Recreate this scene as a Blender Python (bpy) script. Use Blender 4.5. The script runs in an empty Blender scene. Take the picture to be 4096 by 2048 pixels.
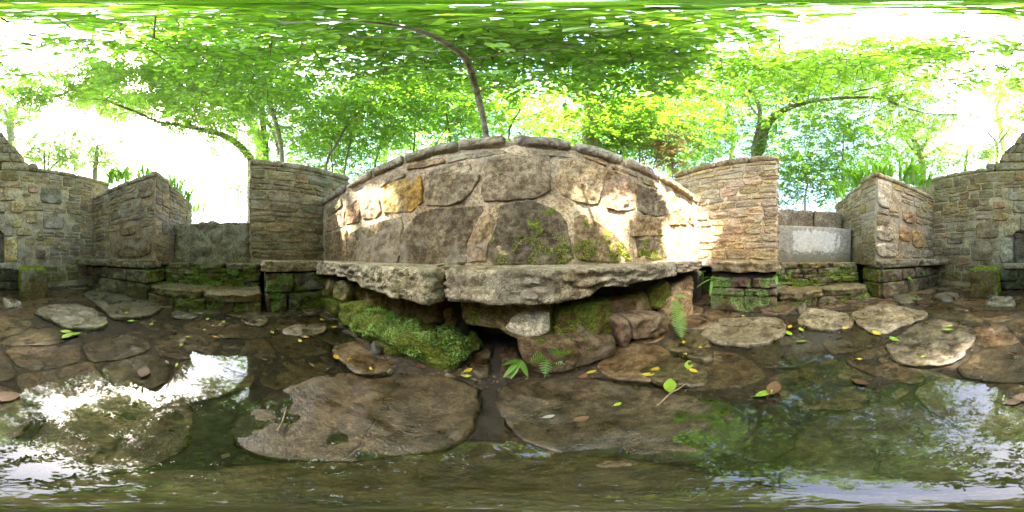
import bpy, math, random
import numpy as np
from mathutils import Vector, noise

# ------------------------------------------------------------------ camera, sky, sun
sc = bpy.context.scene
COL = sc.collection
CAMZ = 0.65
cd = bpy.data.cameras.new('camera')
cd.type = 'PANO'
try:
    cd.panorama_type = 'EQUIRECTANGULAR'
except Exception:
    cd.cycles.panorama_type = 'EQUIRECTANGULAR'
cd.clip_start = 0.01
cd.clip_end = 3000
cam = bpy.data.objects.new('camera', cd)
cam.location = (0, 0, CAMZ)
cam.rotation_euler = (math.radians(90), 0, 0)
COL.objects.link(cam)
sc.camera = cam

SUN_LON, SUN_EL = math.radians(-136), math.radians(56)
SUN = np.array([math.sin(SUN_LON)*math.cos(SUN_EL), math.cos(SUN_LON)*math.cos(SUN_EL), math.sin(SUN_EL)])
w = bpy.data.worlds.new('World')
sc.world = w
w.use_nodes = True
nt = w.node_tree
sky = nt.nodes.new('ShaderNodeTexSky')
sky.sky_type = 'NISHITA'
sky.sun_disc = False
sky.sun_elevation = SUN_EL
sky.sun_rotation = SUN_LON
sky.air_density = 1.0
sky.dust_density = 3.0
sky.ozone_density = 1.0
bg = nt.nodes['Background']
bg.inputs['Strength'].default_value = 0.15
nt.links.new(sky.outputs[0], bg.inputs['Color'])
sl = bpy.data.lights.new('sun', 'SUN')
sl.energy = 3.3
sl.angle = math.radians(0.53)
sl.color = (1.0, 0.94, 0.84)
so = bpy.data.objects.new('sun', sl)
so.rotation_euler = Vector(SUN).to_track_quat('Z', 'Y').to_euler()
so.location = (-6, -6, 12)
COL.objects.link(so)
vs = sc.view_settings
vs.view_transform = 'Standard'
vs.look = 'None'
vs.exposure = 4.05
vs.gamma = 1
vs.use_curve_mapping = False
cy = sc.cycles
cy.max_bounces = 6
cy.diffuse_bounces = 4
cy.glossy_bounces = 3
cy.transmission_bounces = 4
cy.transparent_max_bounces = 6
cy.caustics_reflective = False
cy.caustics_refractive = False
cy.sample_clamp_indirect = 6
cy.use_denoising = True

# ------------------------------------------------------------------ helpers
def pdir(x, y):
    lo = (x/4096-0.5)*2*math.pi
    la = (0.5-y/2048)*math.pi
    return Vector((math.sin(lo)*math.cos(la), math.cos(lo)*math.cos(la), math.sin(la)))
CAMP = Vector((0, 0, CAMZ))
def P(x, y, r): return CAMP + pdir(x, y)*r
def onY(x, y, Y):
    d = pdir(x, y); return CAMP + d*(Y/d.y)
def onX(x, y, X):
    d = pdir(x, y); return CAMP + d*(X/d.x)
def onZ(x, y, z=0.0):
    d = pdir(x, y); return CAMP + d*((z-CAMZ)/d.z)
def crop(ox, oy, s, pts): return [(ox+s*a, oy+s*b) for a, b in pts]
C3 = lambda pts: crop(1250, 500, .6211, pts)
C4 = lambda pts: crop(2050, 500, .6211, pts)

def tag(o, label=None, cat=None, group=None, kind=None):
    if label: o['label'] = label
    if cat: o['category'] = cat
    if group: o['group'] = group
    if kind: o['kind'] = kind
    return o
def empty(name, loc, label, cat, group=None):
    o = bpy.data.objects.new(name, None)
    o.location = loc; o.empty_display_size = 0.1
    COL.objects.link(o)
    return tag(o, label, cat, group)
def wloc(o):
    v = Vector((0, 0, 0))
    while o: v += o.location; o = o.parent
    return v
def mkobj(name, V, F, mat, parent=None, color=None, loc=None, smooth=True, attr=None):
    """one mesh object from world-space vertices"""
    base = wloc(parent) if parent else Vector((0, 0, 0))
    if loc is None: loc = base
    me = bpy.data.meshes.new(name)
    A = np.asarray(V, dtype=np.float64) - np.array(loc)
    if isinstance(F, np.ndarray):
        k = F.shape[1]
        me.vertices.add(len(A)); me.vertices.foreach_set('co', A.astype(np.float32).ravel())
        me.loops.add(F.size); me.loops.foreach_set('vertex_index', F.astype(np.int32).ravel())
        me.polygons.add(len(F))
        me.polygons.foreach_set('loop_start', np.arange(0, F.size, k, dtype=np.int32))
        me.polygons.foreach_set('loop_total', np.full(len(F), k, dtype=np.int32))
        me.update(calc_edges=True)
    else:
        me.from_pydata(A.tolist(), [], F)
    if smooth: me.polygons.foreach_set('use_smooth', [True]*len(me.polygons))
    if attr is not None:
        at = me.attributes.new('rnd', 'FLOAT', 'POINT')
        at.data.foreach_set('value', np.asarray(attr, dtype=np.float32))
    if mat: me.materials.append(mat)
    o = bpy.data.objects.new(name, me)
    COL.objects.link(o)
    if parent: o.parent = parent
    o.location = Vector(loc) - base
    if color: o.color = color
    return o
def fbm(p, octv=4): return noise.fractal(p, 1.0, 2.0, octv)

# ------------------------------------------------------------------ materials
class NT:
    def __init__(s, name):
        s.m = bpy.data.materials.new(name); s.m.use_nodes = True
        s.t = s.m.node_tree; s.t.nodes.clear()
        s.out = s.n('ShaderNodeOutputMaterial')
    def n(s, typ, **kw):
        nd = s.t.nodes.new(typ)
        for k, v in kw.items(): setattr(nd, k, v)
        return nd
    def l(s, a, b): s.t.links.new(a, b)
    def set(s, sock, v):
        if hasattr(v, 'is_linked') or isinstance(v, bpy.types.NodeSocket): s.l(v, sock)
        else: sock.default_value = v
    def math(s, op, a, b=0.0, c=0.0, clamp=False):
        nd = s.n('ShaderNodeMath', operation=op, use_clamp=clamp)
        s.set(nd.inputs[0], a); s.set(nd.inputs[1], b); s.set(nd.inputs[2], c)
        return nd.outputs[0]
    def noise(s, vec, scale, detail=5, rough=.55, dist=0):
        nd = s.n('ShaderNodeTexNoise')
        s.l(vec, nd.inputs['Vector'])
        nd.inputs['Scale'].default_value = scale; nd.inputs['Detail'].default_value = detail
        nd.inputs['Roughness'].default_value = rough; nd.inputs['Distortion'].default_value = dist
        return nd.outputs[0]
    def step(s, v, a, b, lo=0.0, hi=1.0):
        nd = s.n('ShaderNodeMapRange', interpolation_type='SMOOTHSTEP')
        s.set(nd.inputs[0], v); nd.inputs[1].default_value = a; nd.inputs[2].default_value = b
        nd.inputs[3].default_value = lo; nd.inputs[4].default_value = hi
        return nd.outputs[0]
    def mix(s, f, a, b, mode='MIX'):
        nd = s.n('ShaderNodeMix', data_type='RGBA', blend_type=mode)
        s.set(nd.inputs[0], f)
        for sock, v in ((nd.inputs[6], a), (nd.inputs[7], b)):
            if isinstance(v, tuple): sock.default_value = (*v[:3], 1)
            else: s.l(v, sock)
        return nd.outputs[2]
    def bump(s, h, strength, dist, nrm=None):
        nd = s.n('ShaderNodeBump'); s.l(h, nd.inputs['Height'])
        nd.inputs['Strength'].default_value = strength; nd.inputs['Distance'].default_value = dist
        if nrm: s.l(nrm, nd.inputs['Normal'])
        return nd.outputs[0]

MOSS1, MOSS2 = (.06, .085, .012), (.22, .25, .025)
def stone_mat(name, rough=.85, lichen=.35, bump=.8, streak=False, wet=False, moss=(MOSS1, MOSS2), grain=1.0):
    """colour from the object's own colour, its alpha is the amount of moss"""
    b = NT(name)
    pos = b.n('ShaderNodeNewGeometry'); pv = pos.outputs['Position']; nr = pos.outputs['Normal']
    oi = b.n('ShaderNodeObjectInfo')
    col, al = b.mix(1, oi.outputs['Color'], (1.12, 1.0, .80), 'MULTIPLY'), oi.outputs['Alpha']
    if streak:
        mp = b.n('ShaderNodeMapping'); b.l(pv, mp.inputs[0]); mp.inputs['Scale'].default_value = (1, 1, 3.2)
        sv = mp.outputs[0]
    else: sv = pv
    n1 = b.noise(sv, 5.5, 6, .62, .4)
    n2 = b.noise(sv, 30*grain, 5, .7)
    n3 = b.noise(sv, 130*grain, 3, .7)
    n4 = b.noise(pv, 2.1, 3, .5)
    c = b.mix(b.step(n1, .32, .7), b.mix(1, col, (.58, .53, .47), 'MULTIPLY'), b.mix(1, col, (1.28, 1.27, 1.24), 'MULTIPLY'))
    c = b.mix(b.step(n2, .44, .58, 0, .95), c, b.mix(1, c, (.50, .46, .42), 'MULTIPLY'))
    c = b.mix(b.step(n3, .50, .66, 0, .8), c, b.mix(1, c, (1.75, 1.72, 1.66), 'MULTIPLY'))
    if wet: c = b.mix(b.step(b.noise(pv, 13, 7, .75, .8), .47, .6, 0, .8), c, b.mix(1, c, (.42, .38, .33), 'MULTIPLY'))
    c = b.mix(b.step(n4, .5, .7, 0, .35), c, b.mix(1, c, (1.25, 1.02, .62), 'MULTIPLY'))
    c = b.mix(b.step(b.noise(pv, 3.6, 5, .6, .6), .5, .68, 0, .55 if not wet else .0), c, b.mix(1, c, (.60, .52, .41), 'ADD') if False else (.33, .285, .22))
    # pale lichen blotches
    vo = b.n('ShaderNodeTexVoronoi'); b.l(pv, vo.inputs['Vector']); vo.inputs['Scale'].default_value = 17
    li = b.math('MULTIPLY', b.step(b.math('ADD', vo.outputs['Distance'], b.math('MULTIPLY', n2, .5)), .36, .5, 1, 0), b.step(n1, .5, .62))
    c = b.mix(b.math('MULTIPLY', li, lichen), c, (.42, .42, .36))
    ck = b.math('ABSOLUTE', b.math('SUBTRACT', b.noise(sv, 3.1, 4, .6, .9), .5))
    ck = b.math('MULTIPLY', b.step(ck, .002, .010, 1, 0), b.step(n4, .52, .6))
    c = b.mix(b.math('MULTIPLY', ck, .5), c, b.mix(1, c, (.25, .22, .2), 'MULTIPLY'))
    # moss
    sx = b.n('ShaderNodeSeparateXYZ'); b.l(nr, sx.inputs[0])
    mn = b.noise(pv, 9, 6, .65)
    m = b.math('ADD', b.math('ADD', b.math('MULTIPLY', al, 1.0), b.math('MULTIPLY', b.math('SUBTRACT', mn, .5), 1.7)), b.math('MULTIPLY', sx.outputs[2], .16))
    mf = b.math('MULTIPLY', b.step(m, .5, .66), b.step(al, .01, .12))
    mc = b.mix(b.step(b.noise(pv, 55, 4, .7), .36, .66), moss[0], moss[1])
    c = b.mix(mf, c, mc)
    p = b.n('ShaderNodeBsdfPrincipled')
    b.l(c, p.inputs['Base Color'])
    if wet:
        b.l(b.step(n1, .35, .65, .22, .6), p.inputs['Roughness'])
        p.inputs['Specular IOR Level'].default_value = .6
    else:
        p.inputs['Roughness'].default_value = rough
        p.inputs['Specular IOR Level'].default_value = .25
    h = b.math('ADD', b.math('MULTIPLY', n2, .8), b.math('MULTIPLY', n3, .35))
    h = b.math('ADD', h, b.math('MULTIPLY', b.math('MULTIPLY', mf, b.noise(pv, 120, 3, .7)), 1.3))
    h = b.math('SUBTRACT', b.math('ADD', h, b.math('MULTIPLY', n1, 1.5)), b.math('MULTIPLY', ck, .5))
    b.l(b.bump(h, bump, .012), p.inputs['Normal'])
    b.l(p.outputs[0], b.out.inputs[0])
    return b.m

M = {}
M['stone'] = stone_mat('weathered stone', lichen=.3)
M['slate'] = stone_mat('layered rubble stone', lichen=.3, streak=True, bump=1.0)
M['slab'] = stone_mat('lichened bench slab', lichen=.9, bump=1.0)
M['mortar'] = stone_mat('lime mortar', lichen=.05, bump=.55, grain=1.6)
M['wetstone'] = stone_mat('wet paving stone', lichen=.06, wet=True, bump=.6)
M['dampstone'] = stone_mat('damp base stone', lichen=.08, bump=1.0, rough=.7)

def leaf_mat(name, c1, c2, trans=.5, gloss=.08, tr_gain=(1.22, 1.36, .5)):
    b = NT(name)
    at = b.n('ShaderNodeAttribute', attribute_name='rnd')
    c = b.mix(at.outputs['Fac'], c1, c2)
    d = b.n('ShaderNodeBsdfDiffuse'); b.l(c, d.inputs[0])
    t = b.n('ShaderNodeBsdfTranslucent'); b.l(b.mix(1, c, tr_gain, 'MULTIPLY'), t.inputs[0])
    mx = b.n('ShaderNodeMixShader'); mx.inputs[0].default_value = trans
    b.l(d.outputs[0], mx.inputs[1]); b.l(t.outputs[0], mx.inputs[2])
    g = b.n('ShaderNodeBsdfGlossy'); g.inputs['Roughness'].default_value = .4; g.inputs[0].default_value = (.8, .85, .8, 1)
    m2 = b.n('ShaderNodeMixShader'); m2.inputs[0].default_value = gloss
    b.l(mx.outputs[0], m2.inputs[1]); b.l(g.outputs[0], m2.inputs[2])
    b.l(m2.outputs[0], b.out.inputs[0])
    return b.m
M['leaf'] = leaf_mat('broad green leaf', (.11, .22, .025), (.28, .44, .065), .65)
M['leaf_fresh'] = leaf_mat('fresh yellow green leaf', (.10, .22, .02), (.24, .40, .05), .6)
M['leaf_oak'] = leaf_mat('oak leaf', (.11, .21, .03), (.28, .41, .08), .6)
M['leaf_washed_out'] = leaf_mat('leaf with painted backlight wash', (.16, .25, .07), (.33, .42, .15), .6)  # glare wash and backlight are put into this lighter leaf colour
M['leaf_red'] = leaf_mat('red brown dead leaf', (.22, .12, .08), (.36, .23, .16), .3)
M['blade'] = leaf_mat('strap leaf', (.10, .24, .02), (.24, .42, .04), .5, .08)
M['fern'] = leaf_mat('fern green', (.10, .24, .03), (.2, .38, .05), .45, .05)
M['moss'] = leaf_mat('moss tuft', (.10, .19, .04), (.34, .49, .14), .3, .02)
M['mossy'] = leaf_mat('yellow moss tuft', (.10, .14, .012), (.34, .38, .035), .3, .02)

def simple_mat(name, c1, c2, scale=8, rough=.85, bump=.5, bscale=30, bd=.01, spec=.3):
    b = NT(name)
    pv = b.n('ShaderNodeNewGeometry').outputs['Position']
    c = b.mix(b.step(b.noise(pv, scale, 6, .65), .35, .68), c1, c2)
    p = b.n('ShaderNodeBsdfPrincipled'); b.l(c, p.inputs['Base Color'])
    p.inputs['Roughness'].default_value = rough; p.inputs['Specular IOR Level'].default_value = spec
    b.l(b.bump(b.noise(pv, bscale, 5, .7), bump, bd), p.inputs['Normal'])
    b.l(p.outputs[0], b.out.inputs[0])
    return b.m
M['bark'] = simple_mat('grey brown bark', (.10, .085, .06), (.27, .235, .18), 14, .9, 1, 40, .01)
M['bark_light'] = simple_mat('pale bark', (.2, .175, .14), (.42, .38, .31), 12, .9, 1, 40, .01)
M['mud'] = simple_mat('wet silt with leaf litter', (.022, .015, .010), (.085, .062, .040), 22, .5, 1, 45, .012, .5)
M['soil'] = simple_mat('bank of soil and grass', (.05, .06, .02), (.12, .16, .04), 3, .95, 1, 20, .02)
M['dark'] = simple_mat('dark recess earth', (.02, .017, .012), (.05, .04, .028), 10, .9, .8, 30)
M['twig'] = simple_mat('dry twig', (.22, .15, .09), (.4, .3, .2), 30, .8, .4, 90, .003)

def fallen_mat(name, c1, c2):
    b = NT(name)
    oi = b.n('ShaderNodeObjectInfo'); pv = b.n('ShaderNodeNewGeometry').outputs['Position']
    c = b.mix(oi.outputs['Random'], c1, c2)
    c = b.mix(b.step(b.noise(pv, 60, 4, .7), .5, .7, 0, .6), c, b.mix(1, c, (.55, .42, .3), 'MULTIPLY'))
    p = b.n('ShaderNodeBsdfPrincipled'); b.l(c, p.inputs['Base Color']); p.inputs['Roughness'].default_value = .5
    b.l(p.outputs[0], b.out.inputs[0]); return b.m
M['f_yellow'] = fallen_mat('fallen yellow leaf', (.55, .42, .03), (.5, .5, .08))
M['f_orange'] = fallen_mat('fallen orange leaf', (.55, .3, .03), (.5, .35, .06))
M['f_green'] = fallen_mat('fallen green leaf', (.22, .38, .03), (.38, .45, .06))
M['f_brown'] = fallen_mat('fallen brown leaf', (.10, .05, .028), (.2, .11, .062))
M['f_red'] = fallen_mat('fallen red petal', (.5, .05, .09), (.6, .12, .14))
M['f_pale'] = fallen_mat('fallen pale leaf', (.42, .4, .33), (.5, .48, .4))

# water: clear film with a mirror reflection
b = NT('shallow clear water')
pv = b.n('ShaderNodeNewGeometry').outputs['Position']
bn = b.bump(b.noise(pv, 6, 2, .5, .3), .016, .01, b.bump(b.noise(pv, 40, 2, .5), .006, .003))
tr = b.n('ShaderNodeBsdfTransparent'); tr.inputs[0].default_value = (.93, .91, .85, 1)
gl = b.n('ShaderNodeBsdfGlossy'); gl.inputs['Roughness'].default_value = .005; gl.inputs[0].default_value = (1, 1, 1, 1)
b.l(bn, gl.inputs['Normal'])
fr = b.n('ShaderNodeFresnel'); fr.inputs[0].default_value = 1.58; b.l(bn, fr.inputs['Normal'])
mx = b.n('ShaderNodeMixShader'); b.l(fr.outputs[0], mx.inputs[0])
b.l(tr.outputs[0], mx.inputs[1]); b.l(gl.outputs[0], mx.inputs[2]); b.l(mx.outputs[0], b.out.inputs[0])
M['water'] = b.m

# painted slab: remains of white wash on grey stone
b = NT('grey slab with flaking whitewash')
pv = b.n('ShaderNodeNewGeometry').outputs['Position']
sp = b.n('ShaderNodeSeparateXYZ'); b.l(pv, sp.inputs[0])
mp = b.n('ShaderNodeMapping'); b.l(pv, mp.inputs[0]); mp.inputs['Scale'].default_value = (1, 2.2, .7)
n1 = b.noise(mp.outputs[0], 4.5, 7, .62); n2 = b.noise(pv, 24, 5, .7)
ey = b.math('MULTIPLY', b.step(sp.outputs[1], -1.42, -1.0), b.step(sp.outputs[1], -.6, -.2, 1, 0))
ez = b.math('MULTIPLY', b.step(sp.outputs[2], .55, .8), b.step(sp.outputs[2], 1.0, 1.14, 1, 0))
ms = b.step(b.math('ADD', b.math('MULTIPLY', ey, ez), b.math('ADD', b.math('MULTIPLY', b.math('SUBTRACT', n1, .5), 2.2), b.math('MULTIPLY', b.math('SUBTRACT', n2, .5), .5))), .5, .6, 0, .85)
c = b.mix(b.step(n2, .35, .65), (.17, .15, .12), (.29, .265, .215))
c = b.mix(ms, c, b.mix(b.step(n2, .35, .7), (.36, .345, .3), (.5, .48, .42)))
c = b.mix(b.step(b.math('SUBTRACT', sp.outputs[2], b.math('MULTIPLY', n1, .35)), .42, .62, .8, 0), c, (.09, .085, .045))
ck = b.math('ABSOLUTE', b.math('SUBTRACT', b.math('SUBTRACT', sp.outputs[2], b.math('MULTIPLY', n1, .3)), .55))
c = b.mix(b.step(ck, .003, .009, .8, 0), c, (.04, .035, .03))
p = b.n('ShaderNodeBsdfPrincipled'); b.l(c, p.inputs['Base Color']); p.inputs['Roughness'].default_value = .85
b.l(b.bump(b.math('ADD', n2, ms), .5, .006), p.inputs['Normal']); b.l(p.outputs[0], b.out.inputs[0])
M['painted'] = b.m

# ------------------------------------------------------------------ stone shapes
def chaikin(pts, it=1):
    for _ in range(it):
        q = []
        for i in range(len(pts)):
            a, c = pts[i], pts[(i+1) % len(pts)]
            q += [(a[0]*.8+c[0]*.2, a[1]*.8+c[1]*.2), (a[0]*.2+c[0]*.8, a[1]*.2+c[1]*.8)]
        pts = q
    return pts
def resample(pts, n):
    L = [0]
    for i in range(len(pts)):
        a, c = pts[i], pts[(i+1) % len(pts)]
        L.append(L[-1]+math.hypot(a[0]-c[0], a[1]-c[1]))
    out, j = [], 0
    for k in range(n):
        t = L[-1]*k/n
        while L[j+1] < t: j += 1
        f = (t-L[j])/max(1e-9, L[j+1]-L[j])
        a, c = pts[j], pts[(j+1) % len(pts)]
        out.append((a[0]+(c[0]-a[0])*f, a[1]+(c[1]-a[1])*f))
    return out
def area2(pts): return sum(pts[i][0]*pts[(i+1) % len(pts)][1]-pts[(i+1) % len(pts)][0]*pts[i][1] for i in range(len(pts)))
class Frame:
    def __init__(s, O, U, V, N): s.O, s.U, s.V, s.N = map(Vector, (O, U, V, N)); s.flip = s.U.cross(s.V).dot(s.N) < 0
    def at(s, u, v, d): return s.O+s.U*u+s.V*v+s.N*d
    def uv(s, p): q = Vector(p)-s.O; return (q.dot(s.U), q.dot(s.V))
def stone_geo(poly, fr, depth=.03, seed=0, segs=20, rings=4, rough=.012, freq=9, back=.03, edge=.05, tilt=.0, lam=1.0, cut=1, wob=.035):
    if area2(poly) < 0: poly = poly[::-1]
    o = resample(chaikin(poly, cut), segs)
    cx = sum(p[0] for p in o)/segs; cy_ = sum(p[1] for p in o)/segs
    off = Vector((seed*3.17 % 97, seed*1.31 % 89, seed*.77 % 83))
    R = math.sqrt(abs(area2(o))/2/math.pi)
    o2 = []
    for (x, y) in o:
        k = 1+wob*fbm(Vector((x*14, y*14, seed % 51)), 2)
        o2.append((cx+(x-cx)*k, cy_+(y-cy_)*k))
    e = min(.45, edge/max(R, .02))
    ts = [(i+1)/rings*(1-e) for i in range(rings)] + [1-e*.45, 1-e*.12, 1.0, 1.0]
    ds = [1.0]*rings + [.93, .72, .25, None]
    rr = random.Random(seed)
    ta, tb = rr.uniform(-tilt, tilt), rr.uniform(-tilt, tilt)
    V, F = [], []
    def pt(x, y, k):
        if k is None: return fr.at(x, y, -back)
        h = fbm(Vector((x*freq, y*freq*lam, 0))+off, 4)*rough
        h += abs(fbm(Vector((x*freq*.4, y*freq*.4*lam, 3))+off, 2))*rough*1.2
        return fr.at(x, y, depth*k + h*k + (ta*(x-cx)+tb*(y-cy_))*k)
    V.append(pt(cx, cy_, 1.0))
    for t, k in zip(ts, ds):
        for (x, y) in o2: V.append(pt(cx+(x-cx)*t, cy_+(y-cy_)*t, k))
    n = segs
    for i in range(n): F.append((0, 1+i, 1+(i+1) % n))
    for r in range(len(ts)-1):
        a, c = 1+r*n, 1+(r+1)*n
        for i in range(n): j = (i+1) % n; F.append((a+i, c+i, c+j, a+j))
    if fr.flip: F = [f[::-1] for f in F]
    return V, F
def stone(parent, poly, fr, mat, color, name='stone', **kw):
    V, F = stone_geo(poly, fr, **kw)
    return mkobj(name, V, F, mat, parent, color)
def slab_geo(poly, ztop, zbot, seed=0, segs=48, rings=6, r=.02, rough=.008, side=.012, nside=4, freq=7, slope=(0, 0)):
    """a thick slab from a plan outline; zbot may be a function of x, y"""
    if area2(poly) < 0: poly = poly[::-1]
    o = resample(chaikin(poly, 1), segs)
    o = [(x+side*.7*fbm(Vector((x*9, y*9, seed)), 3), y+side*.7*fbm(Vector((x*9, y*9, seed+9)), 3)) for x, y in o]
    cx = sum(p[0] for p in o)/segs; cy_ = sum(p[1] for p in o)/segs
    off = Vector((seed*2.3 % 91, seed*1.7 % 73, seed*.9 % 67))
    zb = zbot if callable(zbot) else (lambda x, y: zbot)
    V, F, n = [], [], segs
    R = math.sqrt(abs(area2(o))/2/math.pi); e = min(.4, r/R)
    def top(x, y, drop):
        return Vector((x, y, ztop+slope[0]*(x-cx)+slope[1]*(y-cy_)-drop+rough*fbm(Vector((x*freq, y*freq, 0))+off, 4)))
    V.append(top(cx, cy_, 0))
    ts = [(i+1)/rings*(1-e) for i in range(rings)]+[1-e*.3]
    for k, t in enumerate(ts):
        for (x, y) in o: V.append(top(cx+(x-cx)*t, cy_+(y-cy_)*t, r*.3 if k == rings else 0))
    for s in range(nside+1):
        f = s/nside
        for (x, y) in o:
            z0 = top(x, y, r).z; z1 = zb(x, y)
            z = z0+(z1-z0)*f
            dx, dy = x-cx, y-cy_; L = math.hypot(dx, dy)+1e-6
            d = side*(fbm(Vector((x*freq*1.3, y*freq*1.3, z*freq*3))+off, 4)) - .25*side*f
            V.append(Vector((x+dx/L*d, y+dy/L*d, z)))
    for (x, y) in o: V.append(Vector((cx+(x-cx)*.7, cy_+(y-cy_)*.7, zb(cx+(x-cx)*.7, cy_+(y-cy_)*.7)-.004)))
    V.append(Vector((cx, cy_, zb(cx, cy_)-.006)))
    for i in range(n): F.append((0, 1+i, 1+(i+1) % n))
    nr = len(ts)+nside+2
    for q in range(nr-1):
        a, c = 1+q*n, 1+(q+1)*n
        for i in range(n): j = (i+1) % n; F.append((a+i, c+i, c+j, a+j))
    a = 1+(nr-1)*n; last = len(V)-1
    for i in range(n): F.append((a+i, last, a+(i+1) % n))
    return V, F
def box_geo(c, s, rz=0, r=.02, rough=.006, res=.06, seed=0, freq=8, maxn=26, lam=(1, 1, 1), warp=None):
    """rough box with rounded edges; c = centre, s = full size"""
    nx = [max(3, min(maxn, int(d/res))) for d in s]
    h = [d/2 for d in s]; rr = min(r, min(h)*.98)
    idx, V, F = {}, [], []
    off = Vector((seed*1.9 % 93, seed*2.7 % 71, seed*.6 % 59))
    ca, sa = math.cos(rz), math.sin(rz)
    def vert(i, j, k):
        key = (i, j, k)
        if key in idx: return idx[key]
        p = []
        for a, q, hh in zip(key, nx, h):
            u = 2*a/q-1
            p.append(hh*math.copysign(1-(1-abs(u))**1.45, u) if u else 0.0)
        inn = [max(-(hh-rr), min(hh-rr, v)) for v, hh in zip(p, h)]
        d = Vector([v-w_ for v, w_ in zip(p, inn)])
        nrm = d.normalized() if d.length > 1e-9 else Vector((0, 0, 1))
        q = Vector(inn)+nrm*rr
        q += nrm*(rough*fbm(Vector((q.x*freq*lam[0], q.y*freq*lam[1], q.z*freq*lam[2]))+off, 4))
        if warp: q = warp(q)
        V.append(Vector((c[0]+q.x*ca-q.y*sa, c[1]+q.x*sa+q.y*ca, c[2]+q.z)))
        idx[key] = len(V)-1
        return idx[key]
    a, b_, d = nx
    for i in range(a):
        for j in range(b_):
            F.append((vert(i, j, 0), vert(i, j+1, 0), vert(i+1, j+1, 0), vert(i+1, j, 0)))
            F.append((vert(i, j, d), vert(i+1, j, d), vert(i+1, j+1, d), vert(i, j+1, d)))
    for i in range(a):
        for k in range(d):
            F.append((vert(i, 0, k), vert(i+1, 0, k), vert(i+1, 0, k+1), vert(i, 0, k+1)))
            F.append((vert(i, b_, k), vert(i, b_, k+1), vert(i+1, b_, k+1), vert(i+1, b_, k)))
    for j in range(b_):
        for k in range(d):
            F.append((vert(0, j, k), vert(0, j, k+1), vert(0, j+1, k+1), vert(0, j+1, k)))
            F.append((vert(a, j, k), vert(a, j+1, k), vert(a, j+1, k+1), vert(a, j, k+1)))
    return V, F
def box(name, x0, x1, y0, y1, z0, z1, mat, parent=None, color=None, **kw):
    V, F = box_geo(((x0+x1)/2, (y0+y1)/2, (z0+z1)/2), (x1-x0, y1-y0, z1-z0), **kw)
    return mkobj(name, V, F, mat, parent, color)

RNG = random.Random(7)
def vary(c, r, moss=0.0, k=.22):
    f = 1+r.uniform(-k, k)
    return (c[0]*f*(1+r.uniform(-.08, .08)), c[1]*f, c[2]*f*(1+r.uniform(-.1, .1)), max(0, moss))
def courses(u0, u1, v0, v1, hr, wr, rng, gap=.018, thin=.25, vtop=None):
    """irregular coursed rubble: list of outlines in wall coordinates"""
    out = []
    v = v0
    while v < v1-.02:
        h = rng.uniform(*hr)
        if v1-v-h < hr[0]*.8: h = v1-v
        u = u0
        while u < u1-.01:
            wd = rng.uniform(*wr)*(1.0 if h < .13 else .9)
            if u1-u-wd < wr[0]*.7: wd = u1-u
            cells = [(v, v+h)]
            if rng.random() < thin and h > .1:
                m = v+h*rng.uniform(.35, .65); cells = [(v, m), (m, v+h)]
            for (a, c) in cells:
                g = gap*rng.uniform(.5, 1.2)
                x0, x1, y0, y1 = u+g/2, u+wd-g/2, a+g/2, c-g/2
                if x1-x0 < .02 or y1-y0 < .015: continue
                jx, jy = min(.022, (x1-x0)*.12), min(.016, (y1-y0)*.16)
                J = lambda x, y: (x+rng.uniform(-jx, jx)*.7, y+rng.uniform(-jy, jy))
                pl = [J(x0, y0), J((x0+x1)/2, y0), J(x1, y0), J(x1, (y0+y1)/2), J(x1, y1), J((x0+x1)/2, y1), J(x0, y1), J(x0, (y0+y1)/2)]
                if rng.random() < .3:
                    k = rng.choice([0, 2, 4, 6]); cxm, cym = (x0+x1)/2, (y0+y1)/2
                    pl[k] = (pl[k][0]*.8+cxm*.2, pl[k][1]*.8+cym*.2)
                pl = [(min(max(p[0], u0), u1), p[1]) for p in pl]
                if vtop: pl = [(p[0], v0+(p[1]-v0)*(vtop(p[0])-v0)/(v1-v0)) for p in pl]
                out.append(pl)
            u += wd
        v += h
    return out
def face(parent, fr, rects, palette, rng, mat='slate', moss=0.0, depth=(.004, .018), exclude=(), segs=20, rings=3, mossfun=None, rough=.011):
    for pl in rects:
        us = [p[0] for p in pl]; vs_ = [p[1] for p in pl]
        if any(max(us) > e[0] and min(us) < e[1] and max(vs_) > e[2] and min(vs_) < e[3] for e in exclude): continue
        m = mossfun(sum(us)/len(us), sum(vs_)/len(vs_)) if mossfun else moss*rng.random()
        stone(parent, pl, fr, M[mat], vary(rng.choice(palette), rng, m), depth=rng.uniform(*depth), seed=rng.randrange(9999),
              segs=segs, rings=rings, rough=rough, freq=11, edge=.016, lam=2.2, tilt=.04, cut=rng.choice((0, 1)), wob=.06)
def coping(parent, A, B, width, h, rng, color, lr=(.34, .6), over=.03, moss=.1, zf=None, r=.055):
    """rounded cap stones laid end to end from A to B (points on the wall's centre line, z = underside)"""
    A, B = Vector(A), Vector(B)
    L = (B-A).length; d = (B-A)/L; rz = math.atan2(d.y, d.x); t = 0.0
    while t < L-.01:
        l = rng.uniform(*lr)
        if L-t-l < lr[0]*.6: l = L-t
        c = A+d*(t+l/2); z = A.z+(B.z-A.z)*((t+l/2)/L)
        V, F = box_geo((c.x, c.y, z+h/2+rng.uniform(-.002, .002)), (l+.012, width+2*over, h), rz, r, .014, .035, rng.randrange(9999), 8, 18, warp=lambda q, k=(B.z-A.z)/L: Vector((q.x, q.y, q.z+q.x*k)))
        mkobj('coping_stone', V, F, M['slab'], parent, vary(color, rng, moss*rng.random()*2, .15))
        t += l

GREY, TAN, BROWN, DARK, OCHRE, PINK, OLIVE = (.29, .265, .22), (.36, .305, .225), (.27, .215, .15), (.17, .155, .13), (.38, .27, .085), (.35, .26, .205), (.235, .215, .14)
MORT = (.42, .375, .315, 0)

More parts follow.
